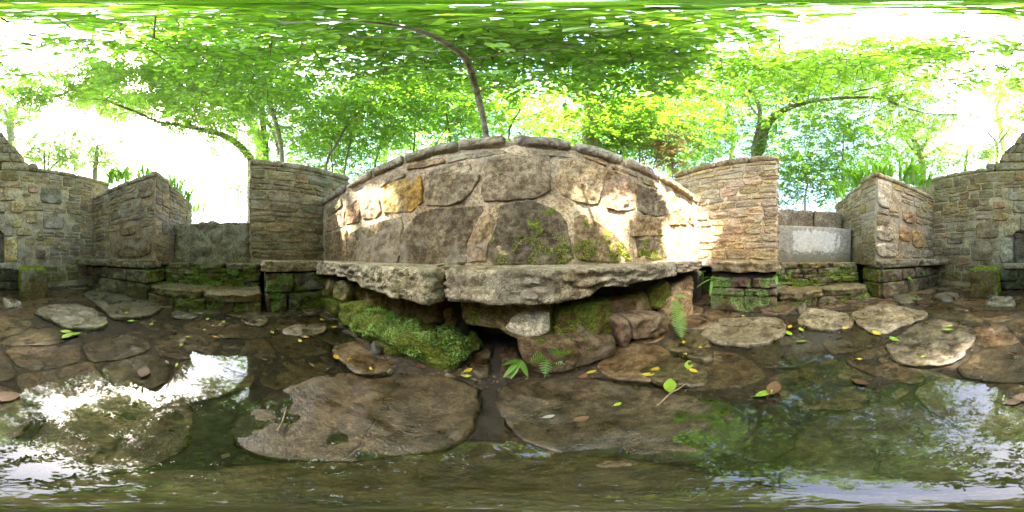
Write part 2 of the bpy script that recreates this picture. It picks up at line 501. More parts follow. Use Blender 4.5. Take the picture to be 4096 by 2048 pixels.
# ------------------------------------------------------------------ ground, floor, water
def ground_z(x, y):
    z = 1.12+.05*noise.noise(Vector((x*.6, y*.6, 0)))
    if y > 1.2: z = 1.2+.06*noise.noise(Vector((x*.9, y*.9, 4)))
    r = math.hypot(x, y)
    return z+max(0, min(r, 60)-5)*.045
xs = [-900, -400, -150, -70, -40, -25, -16, -11, -8, -6.2, -5, -4.2, -3.6, -3.1, -2.72, 2.72, 3.1, 3.6, 4.2, 5, 6.2, 8, 11, 16, 25, 40, 70, 150, 400, 900]
ys = [-900, -400, -150, -70, -40, -25, -16, -11, -8, -6.5, -5.3, -4.4, -3.8, -3.4, 1.25, 1.6, 2.1, 2.8, 3.6, 5, 7, 10, 15, 24, 40, 70, 150, 400, 900]
V = [(x, y, ground_z(x, y)) for y in ys for x in xs]
F = []
for j in range(len(ys)-1):
    for i in range(len(xs)-1):
        if xs[i] == -2.72 and ys[j] == -3.4: continue
        a = j*len(xs)+i; F.append((a, a+1, a+len(xs)+1, a+len(xs)))
n0 = len(V)
HX, HY = (-2.72, 2.72), (-3.4, 1.25)
ring = [(HX[0], HY[0]), (HX[1], HY[0]), (HX[1], HY[1]), (HX[0], HY[1])]
for (x, y) in ring: V += [(x, y, ground_z(x, y)), (x, y, -.2)]
for i in range(4):
    j = (i+1) % 4; F.append((n0+2*i, n0+2*j, n0+2*j+1, n0+2*i+1))
tag(mkobj('ground', V, F, M['soil'], smooth=False), kind='structure')

FX0, FX1, FY0, FY1 = -2.71, 2.71, -3.39, 1.24
def mud_z(x, y):
    z = -.017
    d = (y-.40)/.25                                  # silt bank in front of the bench
    bank = max(0, min(1, d))
    if x < -.55: bank *= max(0, min(1, (y-.36-(-.55-x)*.25)/.25))
    if x > .9: bank *= max(0, min(1, (y-.42+(x-.9)*.2)/.25))
    z = z+bank*.024
    edge = max((-1.45-x)/.35, (x-1.5)/.35, (-2.75-y)/.3)
    if abs(x) < .75 and y < -1.7: edge = min(edge, -1)
    z = max(z, -.017+max(0, min(1, edge))*.03)
    if abs(x+.06) < .16 and y > .3: z = min(z, -.004+.010*abs(x+.06)/.16)
    return z+.007*fbm(Vector((x*5, y*5, 2)), 4)+.005*fbm(Vector((x*23, y*23, 5)), 3)
nx, ny = 150, 130
V = []
for j in range(ny+1):
    for i in range(nx+1):
        x = FX0+(FX1-FX0)*i/nx; y = FY0+(FY1-FY0)*j/ny
        V.append((x, y, mud_z(x, y)))
F = [(j*(nx+1)+i, j*(nx+1)+i+1, (j+1)*(nx+1)+i+1, (j+1)*(nx+1)+i) for j in range(ny) for i in range(nx)]
floor = tag(mkobj('courtyard_floor', V, F, M['mud']), kind='structure')
V = [(-2.3, -3.25, 0), (2.4, -3.25, 0), (2.4, .95, 0), (-2.3, .95, 0)]
tag(mkobj('water', V, [(0, 1, 2, 3)], M['water'], smooth=False), kind='structure')

WET = (.105, .083, .056)
PAVE = [  # outline in photo pixels, top height, colour, moss
 ([(1500,1520),(1620,1490),(1760,1497),(1860,1529),(1919,1575),(1929,1621),(1915,1680),(1880,1740),(1780,1790),(1563,1830),(1250,1850),(950,1800),(900,1690),(1080,1560),(1250,1500),(1400,1490)], .011, (.115,.092,.065), 0),
 ([(2011,1549),(2090,1522),(2222,1516),(2419,1522),(2551,1542),(2700,1560),(2880,1590),(3060,1680),(3000,1790),(2700,1850),(2350,1830),(2140,1780),(2024,1710),(1991,1628),(1998,1575)], .011, (.10,.083,.06), 0),
 ([(2795,1332),(2847,1279),(2913,1266),(3091,1265),(3144,1286),(3144,1332),(3065,1374),(2926,1378),(2841,1361)], .045, (.29,.275,.25), 0),
 ([(3180,1286),(3216,1236),(3256,1230),(3381,1246),(3414,1272),(3414,1305),(3308,1319),(3223,1309)], .05, (.31,.295,.265), 0),
 ([(3394,1259),(3440,1230),(3545,1210),(3611,1226),(3710,1243),(3710,1266),(3618,1299),(3526,1332),(3453,1319)], .05, (.33,.31,.28), 0),
 ([(3530,1370),(3690,1275),(3780,1275),(3901,1312),(3911,1345),(3875,1400),(3830,1440),(3700,1470),(3580,1450)], .016, (.17,.155,.13), 0),
 ([(129,1251),(168,1225),(244,1213),(314,1216),(370,1230),(412,1255),(436,1283),(412,1307),(342,1312),(265,1311),(227,1290),(175,1265)], .045, (.25,.245,.235), 0),
 ([(328,1171),(401,1153),(524,1160),(576,1192),(646,1220),(639,1241),(576,1265),(489,1270),(443,1269),(412,1237),(366,1202)], .05, (.16,.15,.135), 0),
 ([(681,1248),(716,1241),(793,1255),(797,1272),(698,1272)], .02, (.13,.12,.105), 0),
 ([(961,1272),(988,1263),(1054,1259),(1080,1279),(1054,1302),(988,1299)], .025, (.17,.155,.125), 0),
 ([(1126,1319),(1159,1299),(1304,1286),(1310,1325),(1251,1338),(1146,1335)], .035, (.19,.175,.135), 0),
 ([(1890,1390),(1930,1380),(1958,1385),(1962,1440),(1955,1500),(1930,1528),(1862,1503),(1880,1440)], .024, (.10,.08,.055), 0),
 ([(2008,1385),(2040,1380),(2075,1400),(2098,1490),(2050,1512),(2008,1512),(2004,1440)], .024, (.10,.08,.058), 0),
 ([(2560,1440),(2680,1420),(2800,1450),(2850,1500),(2800,1540),(2650,1530),(2560,1490)], .026, (.12,.105,.06), .15),
 ([(2700,1400),(2790,1385),(2860,1400),(2840,1440),(2740,1430)], .03, (.13,.12,.08), .15),
]
pr = random.Random(31)
placed = []
for k, (px, zt, c, ms) in enumerate(PAVE):
    zt = zt*.45 if 1 < k < 11 else zt
    c = tuple(v*.8 for v in c)
    poly = [tuple(onZ(x, y, zt)[:2]) for x, y in px]
    placed.append(poly)
    V, F = slab_geo(poly, zt, -.1, seed=k+3, segs=90 if k < 2 else 64, rings=16 if k < 2 else 12, r=.012, rough=.011 if k < 2 else .018, side=.02, nside=3, freq=9, slope=(0, .05) if k < 2 else (0, 0))
    mkobj('paving_stone', V, F, M['wetstone'], floor, (*c, ms))
def inside(p, poly):
    r = False
    for i in range(len(poly)):
        a, c = poly[i], poly[i-1]
        if (a[1] > p[1]) != (c[1] > p[1]) and p[0] < (c[0]-a[0])*(p[1]-a[1])/(c[1]-a[1])+a[0]: r = not r
    return r
# closely fitted flags over the rest of the floor
def clip(poly, nx_, ny_, d):
    out = []
    for i in range(len(poly)):
        p, q = poly[i-1], poly[i]
        a_, b_ = p[0]*nx_+p[1]*ny_-d, q[0]*nx_+q[1]*ny_-d
        if a_ <= 0: out.append(p)
        if (a_ < 0 < b_) or (b_ < 0 < a_):
            f = a_/(a_-b_); out.append((p[0]+(q[0]-p[0])*f, p[1]+(q[1]-p[1])*f))
    return out
seeds = []
for _ in range(6000):
    p = (pr.uniform(-2.0, 2.3), pr.uniform(-3.05, .95))
    md = .34 if p[1] > -1.6 else .42
    if all((p[0]-q[0])**2+((p[1]-q[1])*1.25)**2 > md*md for q in seeds): seeds.append(p)
for k, p in enumerate(seeds):
    if any(inside(p, pl) for pl in placed) or (abs(p[0]+.06) < .22 and p[1] > .25): continue
    cell = [(-2.2, -3.3), (2.5, -3.3), (2.5, 1.1), (-2.2, 1.1)]
    for q in seeds:
        if q is p: continue
        dx, dy = q[0]-p[0], q[1]-p[1]; L = math.hypot(dx, dy)
        if L > 1.6: continue
        m = ((p[0]+q[0])/2, (p[1]+q[1])/2)
        cell = clip(cell, dx/L, dy/L, (m[0]*dx+m[1]*dy)/L-pr.uniform(.004, .010))
        if len(cell) < 3: break
    if p[1] > .25: cell = clip(cell, 1, 0, -.10) if p[0] < -.06 else clip(cell, -1, 0, .015)
    if len(cell) < 3 or abs(area2(cell)) < .02: continue
    zt = mud_z(*p)+pr.uniform(.004, .010)
    if zt < 0: zt = min(zt, -.0075)
    V, F = slab_geo(cell, zt, -.12, seed=200+k, segs=40, rings=8, r=.008, rough=.011, side=.014, nside=2, freq=10)
    wetc = pr.choice([(.145, .113, .075), (.17, .132, .09), (.135, .113, .072), (.175, .135, .092), (.15, .122, .092)])
    mkobj('paving_stone', V, F, M['wetstone'], floor, vary(wetc, pr, .12 if pr.random() < .2 else 0, .25))
# dark groove of the drain
V = []
for j in range(21):
    y = .30+.05*j
    for i in range(5): V.append((-.105+.022*i+.004*math.sin(y*20+i), y, .006-.004*(1-abs(i-2)/2)+.002*math.sin(y*31+i*2)))
tag(mkobj('drain_channel', V, [(j*5+i, j*5+i+1, (j+1)*5+i+1, (j+1)*5+i) for j in range(20) for i in range(4)], M['dark']), kind='structure')

# ------------------------------------------------------------------ main wall ahead
MY = 1.0
XL, XR = -2.36, 2.2
FR = Frame((0, MY, 0), (1, 0, 0), (0, 0, 1), (0, -1, 0))
wall = empty('stone_wall', (0, 1.2, .5), 'low wall of big mortared blocks above the long overhanging bench', 'wall')
box('mortar', XL, XR, MY, MY+.42, .5, 1.47, M['mortar'], wall, MORT, r=.02, rough=.014, res=.025, maxn=180, freq=8)
box('coping_bed', XL+.01, XR-.01, MY-.012, MY+.4, 1.44, 1.515, M['mortar'], wall, MORT, r=.03, rough=.014, res=.03, maxn=120, freq=9)
mainstones = [
 (C3([(465,400),(545,365),(700,330),(705,420),(705,500),(640,555),(500,565),(460,560)]), OCHRE, 0),
 (C3([(725,300),(860,265),(1000,245),(1030,300),(1075,330),(1020,430),(960,490),(860,515),(740,515),(730,400)]), GREY, 0),
 ([(1935,650),(2000,628),(2100,622),(2190,630),(2200,700),(2195,760),(2130,793),(2030,798),(1945,803),(1925,780),(1940,710)], (.27, .24, .2), 0),
 (C4([(300,235),(400,235),(520,290),(585,320),(575,400),(545,500),(500,510),(400,490),(330,450),(290,390),(290,300)]), TAN, .12),
 (C4([(612,300),(700,320),(760,360),(795,420),(795,540),(690,550),(610,530),(605,420)]), PINK, 0),
 (C4([(805,390),(930,430),(970,470),(995,560),(960,590),(850,575),(805,545)]), DARK, .3),
 (C3([(320,470),(430,480),(440,560),(410,600),(330,605)]), TAN, .12),
 (C3([(225,520),(300,480),(305,560),(300,620),(215,640)]), PINK, 0),
 (C3([(100,610),(205,545),(205,650),(90,690)]), PINK, .05),
 (C3([(95,545),(185,480),(190,520),(110,590)]), OLIVE, .1),
 (C3([(85,710),(220,680),(225,875),(100,875)]), BROWN, .2),
 (C3([(230,710),(330,660),(560,600),(580,640),(560,830),(540,890),(240,885)]), (.24, .21, .165), .05),
 (C3([(640,640),(680,580),(780,550),(1080,535),(1095,600),(1040,680),(990,740),(985,880),(900,895),(700,895),(580,890),(575,760),(590,690)]), (.165, .145, .115), .2),
 (C3([(1100,570),(1190,590),(1190,660),(1130,780),(1115,870),(1005,880),(1000,760)]), (.34, .27, .2), .05),
 ([(1998,830),(2050,815),(2143,813),(2218,842),(2261,897),(2268,947),(2295,1035),(2230,1050),(2110,1053),(1985,1050),(1958,1000),(1992,905)], (.14, .13, .112), .42),
 (C4([(400,600),(470,585),(560,650),(640,700),(720,780),(750,860),(640,880),(500,870),(410,850),(405,720)]), (.23, .19, .135), .45),
 (C4([(800,745),(900,735),(970,745),(985,850),(900,860),(810,850)]), DARK, .5),
 (C4([(760,600),(960,600),(970,710),(770,715)]), TAN, 0),
 (C4([(1010,560),(1110,530),(1120,640),(1015,640)]), TAN, 0),
 (C4([(1130,530),(1165,570),(1168,650),(1130,620)]), BROWN, 0),
 (C3([(610,262),(840,215),(850,245),(720,275),(620,290)]), BROWN, 0),
 (C3([(870,215),(1060,180),(1230,165),(1240,185),(1060,215),(880,245)]), GREY, 0),
 (C4([(100,165),(380,185),(390,215),(120,205)]), GREY, .15),
 (C4([(420,180),(600,245),(600,265),(430,205)]), TAN, .3),
 (C4([(640,265),(800,320),(800,338),(650,285)]), BROWN, 0),
 (C4([(830,330),(925,380),(930,410),(840,375)]), OLIVE, .1),
 (C3([(420,385),(590,310),(600,335),(440,405)]), GREY, 0),
]
for k, (px, c, ms) in enumerate(mainstones):
    poly = [FR.uv(onY(x, y, MY)) for x, y in px]
    pcx, pcy = sum(p[0] for p in poly)/len(poly), sum(p[1] for p in poly)/len(poly)
    poly = [(pcx+(p[0]-pcx)*1.05, pcy+(p[1]-pcy)*1.06) for p in poly]
    big = abs(area2(poly)) > .05
    stone(wall, poly, FR, M['stone'], (*c, ms), depth=.010 if big else .008, seed=k*13+5, segs=84 if big else 44, rings=20 if big else 9,
          rough=.013, freq=13, edge=.009, cut=0, wob=.05)
# rounded cap stones with traced joints
for a, c in [(70, 220), (250, 390), (405, 588), (610, 925), (955, 1228), (1308, 1648), (1693, 1978), (2023, 2218), (2230, 2440)]:
    xa = onY(1250+.6211*a, 640, MY).x; xb = onY(1250+.6211*c, 640, MY).x
    V, F = box_geo(((xa+xb)/2, MY+.2, 1.492+.003*math.sin(a)), (xb-xa+.03, .50, .098), 0, .045, .011, .026, a, 11, 40)
    mkobj('coping_stone', V, F, M['slab'], wall, vary((.33, .33, .31) if a < 2200 else TAN, RNG, .06, .1))

# ------------------------------------------------------------------ long bench in front of it
bench = empty('stone_bench', (0, .85, 0), 'long stone bench of thick overhanging slabs in front of the big-block wall', 'bench')
FRB = {}
def base_stone(px, Y, c, ms, depth=.07, mat='dampstone', name='base_stone', z=None, **kw):
    fr = Frame((0, Y, 0), (1, 0, 0), (0, 0, 1), (0, -1, 0))
    poly = [fr.uv(onY(x, y, Y-depth)) for x, y in px]
    kk = dict(depth=depth, seed=int(px[0][0]), segs=44, rings=9, rough=.035, freq=8, edge=.03, back=.08, wob=.08, cut=0)
    kk.update(kw)
    return stone(bench, poly, fr, M[mat], (*c, ms), name=name, **kk)
# dark fill behind the facing stones, open at the drain
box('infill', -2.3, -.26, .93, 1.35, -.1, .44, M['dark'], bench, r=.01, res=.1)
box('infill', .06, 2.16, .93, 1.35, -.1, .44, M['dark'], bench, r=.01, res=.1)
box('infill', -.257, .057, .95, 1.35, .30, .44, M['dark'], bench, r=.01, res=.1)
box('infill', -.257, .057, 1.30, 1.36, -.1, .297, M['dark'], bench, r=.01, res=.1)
c5 = lambda pts: crop(1250, 1020, .3727, pts)
c6 = lambda pts: crop(1850, 1020, .4193, pts)
base_stone(c5([(85,240),(225,235),(225,420),(200,470),(90,430)]), .86, (.2, .16, .05), .45)
base_stone(c5([(232,290),(300,265),(375,290),(370,420),(330,500),(225,480)]), .84, (.2, .2, .13), .4, depth=.1)
base_stone(c5([(95,440),(200,480),(260,540),(255,700),(150,660),(90,560)]), .86, (.16, .15, .04), .6, depth=.09)
base_stone(c5([(270,520),(440,510),(540,580),(560,840),(440,830),(280,730)]), .82, (.12, .13, .05), .75, depth=.1)
base_stone(c5([(390,300),(600,330),(780,400),(770,580),(540,570),(390,500)]), .92, (.17, .13, .05), .45)
base_stone(c5([(785,340),(1080,380),(1370,420),(1365,740),(1180,760),(930,690),(790,600)]), .95, (.13, .095, .05), .12, rough=.02, lam=.25, freq=26, edge=.03)
base_stone(c5([(1390,600),(1470,590),(1520,720),(1510,780),(1420,750)]), .93, (.22, .18, .07), .1, depth=.05)
lint = base_stone([(1830,1190),(2217,1190),(2217,1330),(2205,1345),(2180,1350),(2130,1375),(2080,1365),(2030,1345),(1990,1315),(1900,1305),(1860,1300),(1836,1270)], .90, (.19, .17, .10), .42, depth=.11, rough=.02)
base_stone([(2040,1275),(2100,1250),(2205,1248),(2207,1322),(2190,1338),(2130,1363),(2082,1354),(2045,1335),(2022,1312)], .82, (.62, .68, .76), .1, depth=.055, name='pale_lintel_face', rough=.014, mat='mortar')
base_stone(c6([(530,850),(700,850),(880,830),(1300,780),(1480,790),(1500,900),(1480,970),(1200,1060),(900,1110),(650,1140),(590,1080),(530,950)]), .80, (.115, .095, .07), .32, depth=.11)
base_stone(c6([(880,500),(1200,460),(1440,430),(1440,620),(1480,760),(1300,775),(1050,805),(880,830)]), .88, (.14, .12, .04), .6, depth=.1)
base_stone(c6([(1200,480),(1450,420),(1760,350),(1820,540),(1600,590),(1450,610)]), .93, (.2, .13, .06), .4, depth=.07)
base_stone(c6([(1455,620),(1580,600),(1630,750),(1600,900),(1530,890),(1490,760)]), .80, (.15, .115, .09), .1, depth=.08)
base_stone(c6([(1605,600),(1800,560),(1970,570),(1960,720),(1850,790),(1650,820),(1615,700)]), .82, (.2, .165, .135), .15, depth=.1)
base_stone(c6([(1790,320),(1960,250),(2000,330),(1990,450),(1880,520),(1800,500)]), .93, (.24, .2, .04), .6, depth=.06)
base_stone(c6([(1970,560),(2000,450),(2080,350),(2190,330),(2205,600),(2120,620),(1990,700)]), .86, (.36, .28, .2), .2, depth=.06)
base_stone(c6([(2010,300),(2110,240),(2195,195),(2195,330),(2090,345),(2010,400)]), .93, (.4, .32, .24), 0, depth=.05)
# long mossy boulder
def bw(q):
    q.z += -.05*((q.x+.1)/.4)**2*(1 if q.z > 0 else 0)
    return q
V, F = box_geo((-.635, .86, .08), (.80, .38, .29), math.radians(3), .12, .085, .024, 77, 6.5, 42, warp=bw)
boulder = mkobj('base_stone', V, F, M['dampstone'], bench, (.10, .08, .055, .75))
boulder['label'] = 'rounded boulder thickly covered in green moss left of the drain'
# slabs
def zb1(x, y): return .455+.03*math.sin(x*4)+.02*noise.noise(Vector((x*9, y*9, 1)))
def zb2(x, y):
    t = max(0, min(1, (x-.18)/.3)); t = t*t*(3-2*t)
    return .452+t*.045+.018*noise.noise(Vector((x*8, y*8, 7)))
def front_edge(xa, xb, y, n, seed):
    r = random.Random(seed)
    return [(xa+(xb-xa)*i/n, y+r.uniform(-.02, .02)) for i in range(n+1)]
s1 = [(-.302, 1.05)] + [(-2.0, 1.05), (-1.95, .80)] + [(-1.9, .72), (-1.6, .70), (-1.2, .665), (-.9, .63), (-.6, .625), (-.4, .64), (-.31, .665)]
s2 = [(1.13, 1.05), (-.292, 1.05)] + [(-.297, .68), (-.26, .635), (-.1, .625), (.1, .64), (.3, .645), (.5, .65), (.75, .66), (1.0, .67), (1.1, .70)]
s3 = [(2.1, 1.05), (1.145, 1.05)] + [(1.12, .80), (1.14, .75), (1.35, .72), (1.55, .71), (1.72, .78), (1.9, .80)]
for k, (pl, zt, zb) in enumerate([(s1, .592, zb1), (s2, .594, zb2), (s3, .598, .50)]):
    V, F = slab_geo(pl, zt, zb, seed=40+k, segs=210 if k < 2 else 70, rings=9, r=.016, rough=.008, side=.034, nside=12, freq=15)
    mkobj('bench_slab', V, F, M['slab'], bench, (*[(.36, .36, .33), (.32, .325, .31), (.38, .35, .31)][k], .04))

# ------------------------------------------------------------------ side walls
def side_wall(sgn, X, Y0, Y1, label, pal, mort, hr, seed, moss, mossfun=None):
    """tall wall beside the opening; its face looks across the courtyard"""
    r = random.Random(seed)
    t = .46
    root = empty('stone_wall', (X+sgn*t/2, (Y0+Y1)/2, .5), label, 'wall')
    x0, x1 = sorted((X, X+sgn*t))
    top = 2.09
    def vt(u): return top-.10*max(0, (u-(-0.1))/1.5)
    V, F = box_geo(((x0+x1)/2, (Y0+Y1)/2, (.5+top)/2), (t, Y1-Y0, top-.5), 0, .012, .008, .06, seed, 7, 40,
                   warp=lambda q: Vector((q.x, q.y, q.z-(.10*max(0, (q.y-(-.1-(Y0+Y1)/2))/1.5) if q.z > 0 else 0))))
    mkobj('mortar', V, F, M['mortar'], root, mort)
    fr = Frame((X, 0, 0), (0, 1, 0), (0, 0, 1), (-sgn, 0, 0))
    face(root, fr, courses(Y0+.004, Y1-.02, .60, top-.012, hr, (.17, .46), r, vtop=vt, thin=.08, gap=.028), pal, r, moss=moss, mossfun=mossfun, segs=24, rings=4)
    fr2 = Frame((0, Y0, 0), (1, 0, 0), (0, 0, 1), (0, -1, 0))
    face(root, fr2, courses(x0+.01, x1-.01, .62, top-.01, (.10, .24), (.2, .45), r), pal, r, moss=moss)
    coping(root, (X+sgn*t/2, Y0-.02, top), (X+sgn*t/2, Y1, top-.10), t, .115, r, GREY, (.3, .52), .035, .15)
    return root
LW = side_wall(-1, -2.3, -.08, 1.48, 'tall olive grey rubble wall with rounded cap, left of the main wall', [OLIVE, (.17, .155, .1), (.2, .18, .13), (.16, .15, .12), BROWN],
          (.25, .215, .15, 0), (.07, .19), 11, .25, lambda u, v: .28 if v < 1.0 else .15)
RW = side_wall(1, 2.18, -.13, 1.42, 'tall tan rubble wall with thin pinkish mortared courses, right of the main wall', [(.36, .325, .27), (.33, .27, .2), (.36, .295, .25), (.38, .325, .22), (.31, .285, .245), (.3, .26, .2)],
          (.42, .37, .33, 0), (.085, .15), 23, .08)

# benches below the side walls
def side_bench(sgn, Xf, Y0, Y1, label, seed, cols, mossv):
    r = random.Random(seed)
    X1 = sgn*2.28
    root = empty('stone_bench', (sgn*2.0, (Y0+Y1)/2, 0), label, 'bench')
    x0, x1 = sorted((sgn*(Xf+.09), X1))
    box('infill', x0, x1, Y0+.03, Y1, -.1, .46, M['dark'], root, r=.01, res=.1)
    fr = Frame((sgn*(Xf+.09), 0, 0), (0, 1, 0), (0, 0, 1), (-sgn, 0, 0))
    v = .0
    for hh in ([.23, .23] if sgn < 0 else [.2, .09, .12]):
        u = Y0+.02
        while u < Y1-.03:
            wd = r.uniform(.22, .38)
            if Y1-u-wd < .14: wd = Y1-u
            pl = [(u+.008, v+.008), (u+wd/2, v+.012), (u+wd-.008, v+.006), (u+wd-.01, v+hh-.01), (u+wd/2, v+hh-.004), (u+.01, v+hh-.012)]
            stone(root, pl, fr, M['dampstone'], vary(r.choice(cols), r, mossv if v < .15 else mossv*.5), name='base_stone', depth=.075, seed=r.randrange(999), segs=32, rings=6, rough=.03, freq=9, edge=.018, back=.05, cut=0, wob=.09)
            u += wd
        v += hh
    ye = Y1
    pl = [(sgn*Xf, Y0-.02), (sgn*(Xf-.02), (Y0+ye)/2), (sgn*Xf, ye-.02), (sgn*(Xf+.1), ye), (sgn*2.28, ye), (sgn*2.28, Y0), (sgn*2.0, Y0-.02)]
    V, F = slab_geo(pl, .592, lambda x, y: .475+.02*noise.noise(Vector((x*9, y*9, seed))), seed=seed, segs=80, rings=7, r=.02, rough=.008, side=.03, nside=6, freq=8)
    mkobj('bench_slab', V, F, M['slab'], root, (.23, .21, .16, .16))
    return root
LB = side_bench(-1, 1.78, .08, .80, 'short stone bench in the left corner under the olive grey wall', 51, [(.11, .1, .07), (.09, .085, .05), (.12, .1, .06)], .45)
RB = side_bench(1, 1.76, -.13, .66, 'short stone bench with ferns in its base under the tan wall', 52, [(.15, .13, .11), (.12, .1, .085), (.22, .2, .17)], .42)

# ------------------------------------------------------------------ steps in the two openings
def steps(sgn, label, xf1, z1, xf2, z2, xs_, zs, ya, yb, seed, mossf):
    r = random.Random(seed)
    root = empty('stone_steps', (sgn*2.2, (ya+yb)/2, 0), label, 'steps')
    fr = lambda xf: Frame((sgn*xf, 0, 0), (0, 1, 0), (0, 0, 1), (-sgn, 0, 0))
    def flight(xf, xb, z0, zt, hr, wr, cap, ncap, moss, c):
        x0, x1 = sorted((sgn*xf, sgn*xb))
        box('step_core', x0, x1, ya, yb, z0, zt-cap, M['dark'], root, r=.01, res=.1)
        for pl in courses(ya, yb, max(z0, 0), zt-cap, hr, wr, r, gap=.008, thin=.3):
            stone(root, pl, fr(xf), M['dampstone'], vary(c, r, moss*r.uniform(.4, 1.3)), name='step_stone', depth=r.uniform(.01, .045), seed=r.randrange(999), segs=26, rings=5, rough=.025, freq=9, edge=.016, back=.04, cut=0, wob=.08, lam=1.8)
        ws = [r.uniform(.8, 1.3) for _ in range(ncap)]; q = (yb-ya)/sum(ws); y = ya
        for w_ in ws:
            y1 = y+w_*q; xo = sgn*(xf-.05+r.uniform(-.02, .02)); xi = sgn*xb; ym_ = (y+y1)/2
            pl = [(xo, y+.006), (xo-sgn*.015, ym_), (xo+sgn*.01, y1-.006), (xi, y1-.004), (xi, ym_), (xi, y+.004)]
            V, F = slab_geo(pl, zt, zt-cap, seed=r.randrange(999), segs=56, rings=7, r=.014, rough=.012, side=.03, nside=4, freq=9)
            mkobj('tread', V, F, M['dampstone'], root, vary((.17, .145, .1), r, moss*.45))
            y = y1
    flight(xf1, xf2+.1, -.12, z1, (.1, .13), (.3, .6), .09, 2, mossf, (.125, .11, .075))
    flight(xf2, xs_+.12, z1-.1, z2, (.05, .1), (.16, .42), .07, 3, mossf+.1, (.13, .12, .08))
    return root
LS = steps(-1, 'mossy stone steps in the left opening below a rough grey sill block', 1.76, .235, 2.22, .545, 2.5, 1.2, -1.36, .06, 61, .42)
RS = steps(1, 'mossy stone steps in the right opening below a whitewashed slab', 2.02, .2, 2.36, .545, 2.6, 1.14, -1.44, -.10, 62, .5)
V, F = box_geo((-2.72, -.72, .85), (.34, 1.34, .71), 0, .025, .06, .03, 5, 7, 48)
mkobj('sill_block', V, F, M['stone'], LS, (.23, .215, .18, .12))
V, F = box_geo((-3.12, -.72, 1.16), (.4, 1.36, .22), 0, .03, .03, .07, 6, 5, 20)
mkobj('sill_block', V, F, M['stone'], LS, (.12, .12, .12, .05))
V, F = box_geo((2.72, -.78, .84), (.22, 1.36, .62), 0, .012, .006, .05, 8, 6, 26)
mkobj('whitewashed_slab', V, F, M['painted'], RS)
for k, (ya, yb) in enumerate([(-1.46, -.86), (-.85, -.1)]):
    V, F = box_geo((3.12, (ya+yb)/2, 1.28), (.3, yb-ya-.01, .52), 0, .025, .02, .06, 9+k, 6, 16)
    mkobj('riser_stone', V, F, M['stone'], RS, (.14, .13, .12, .1))

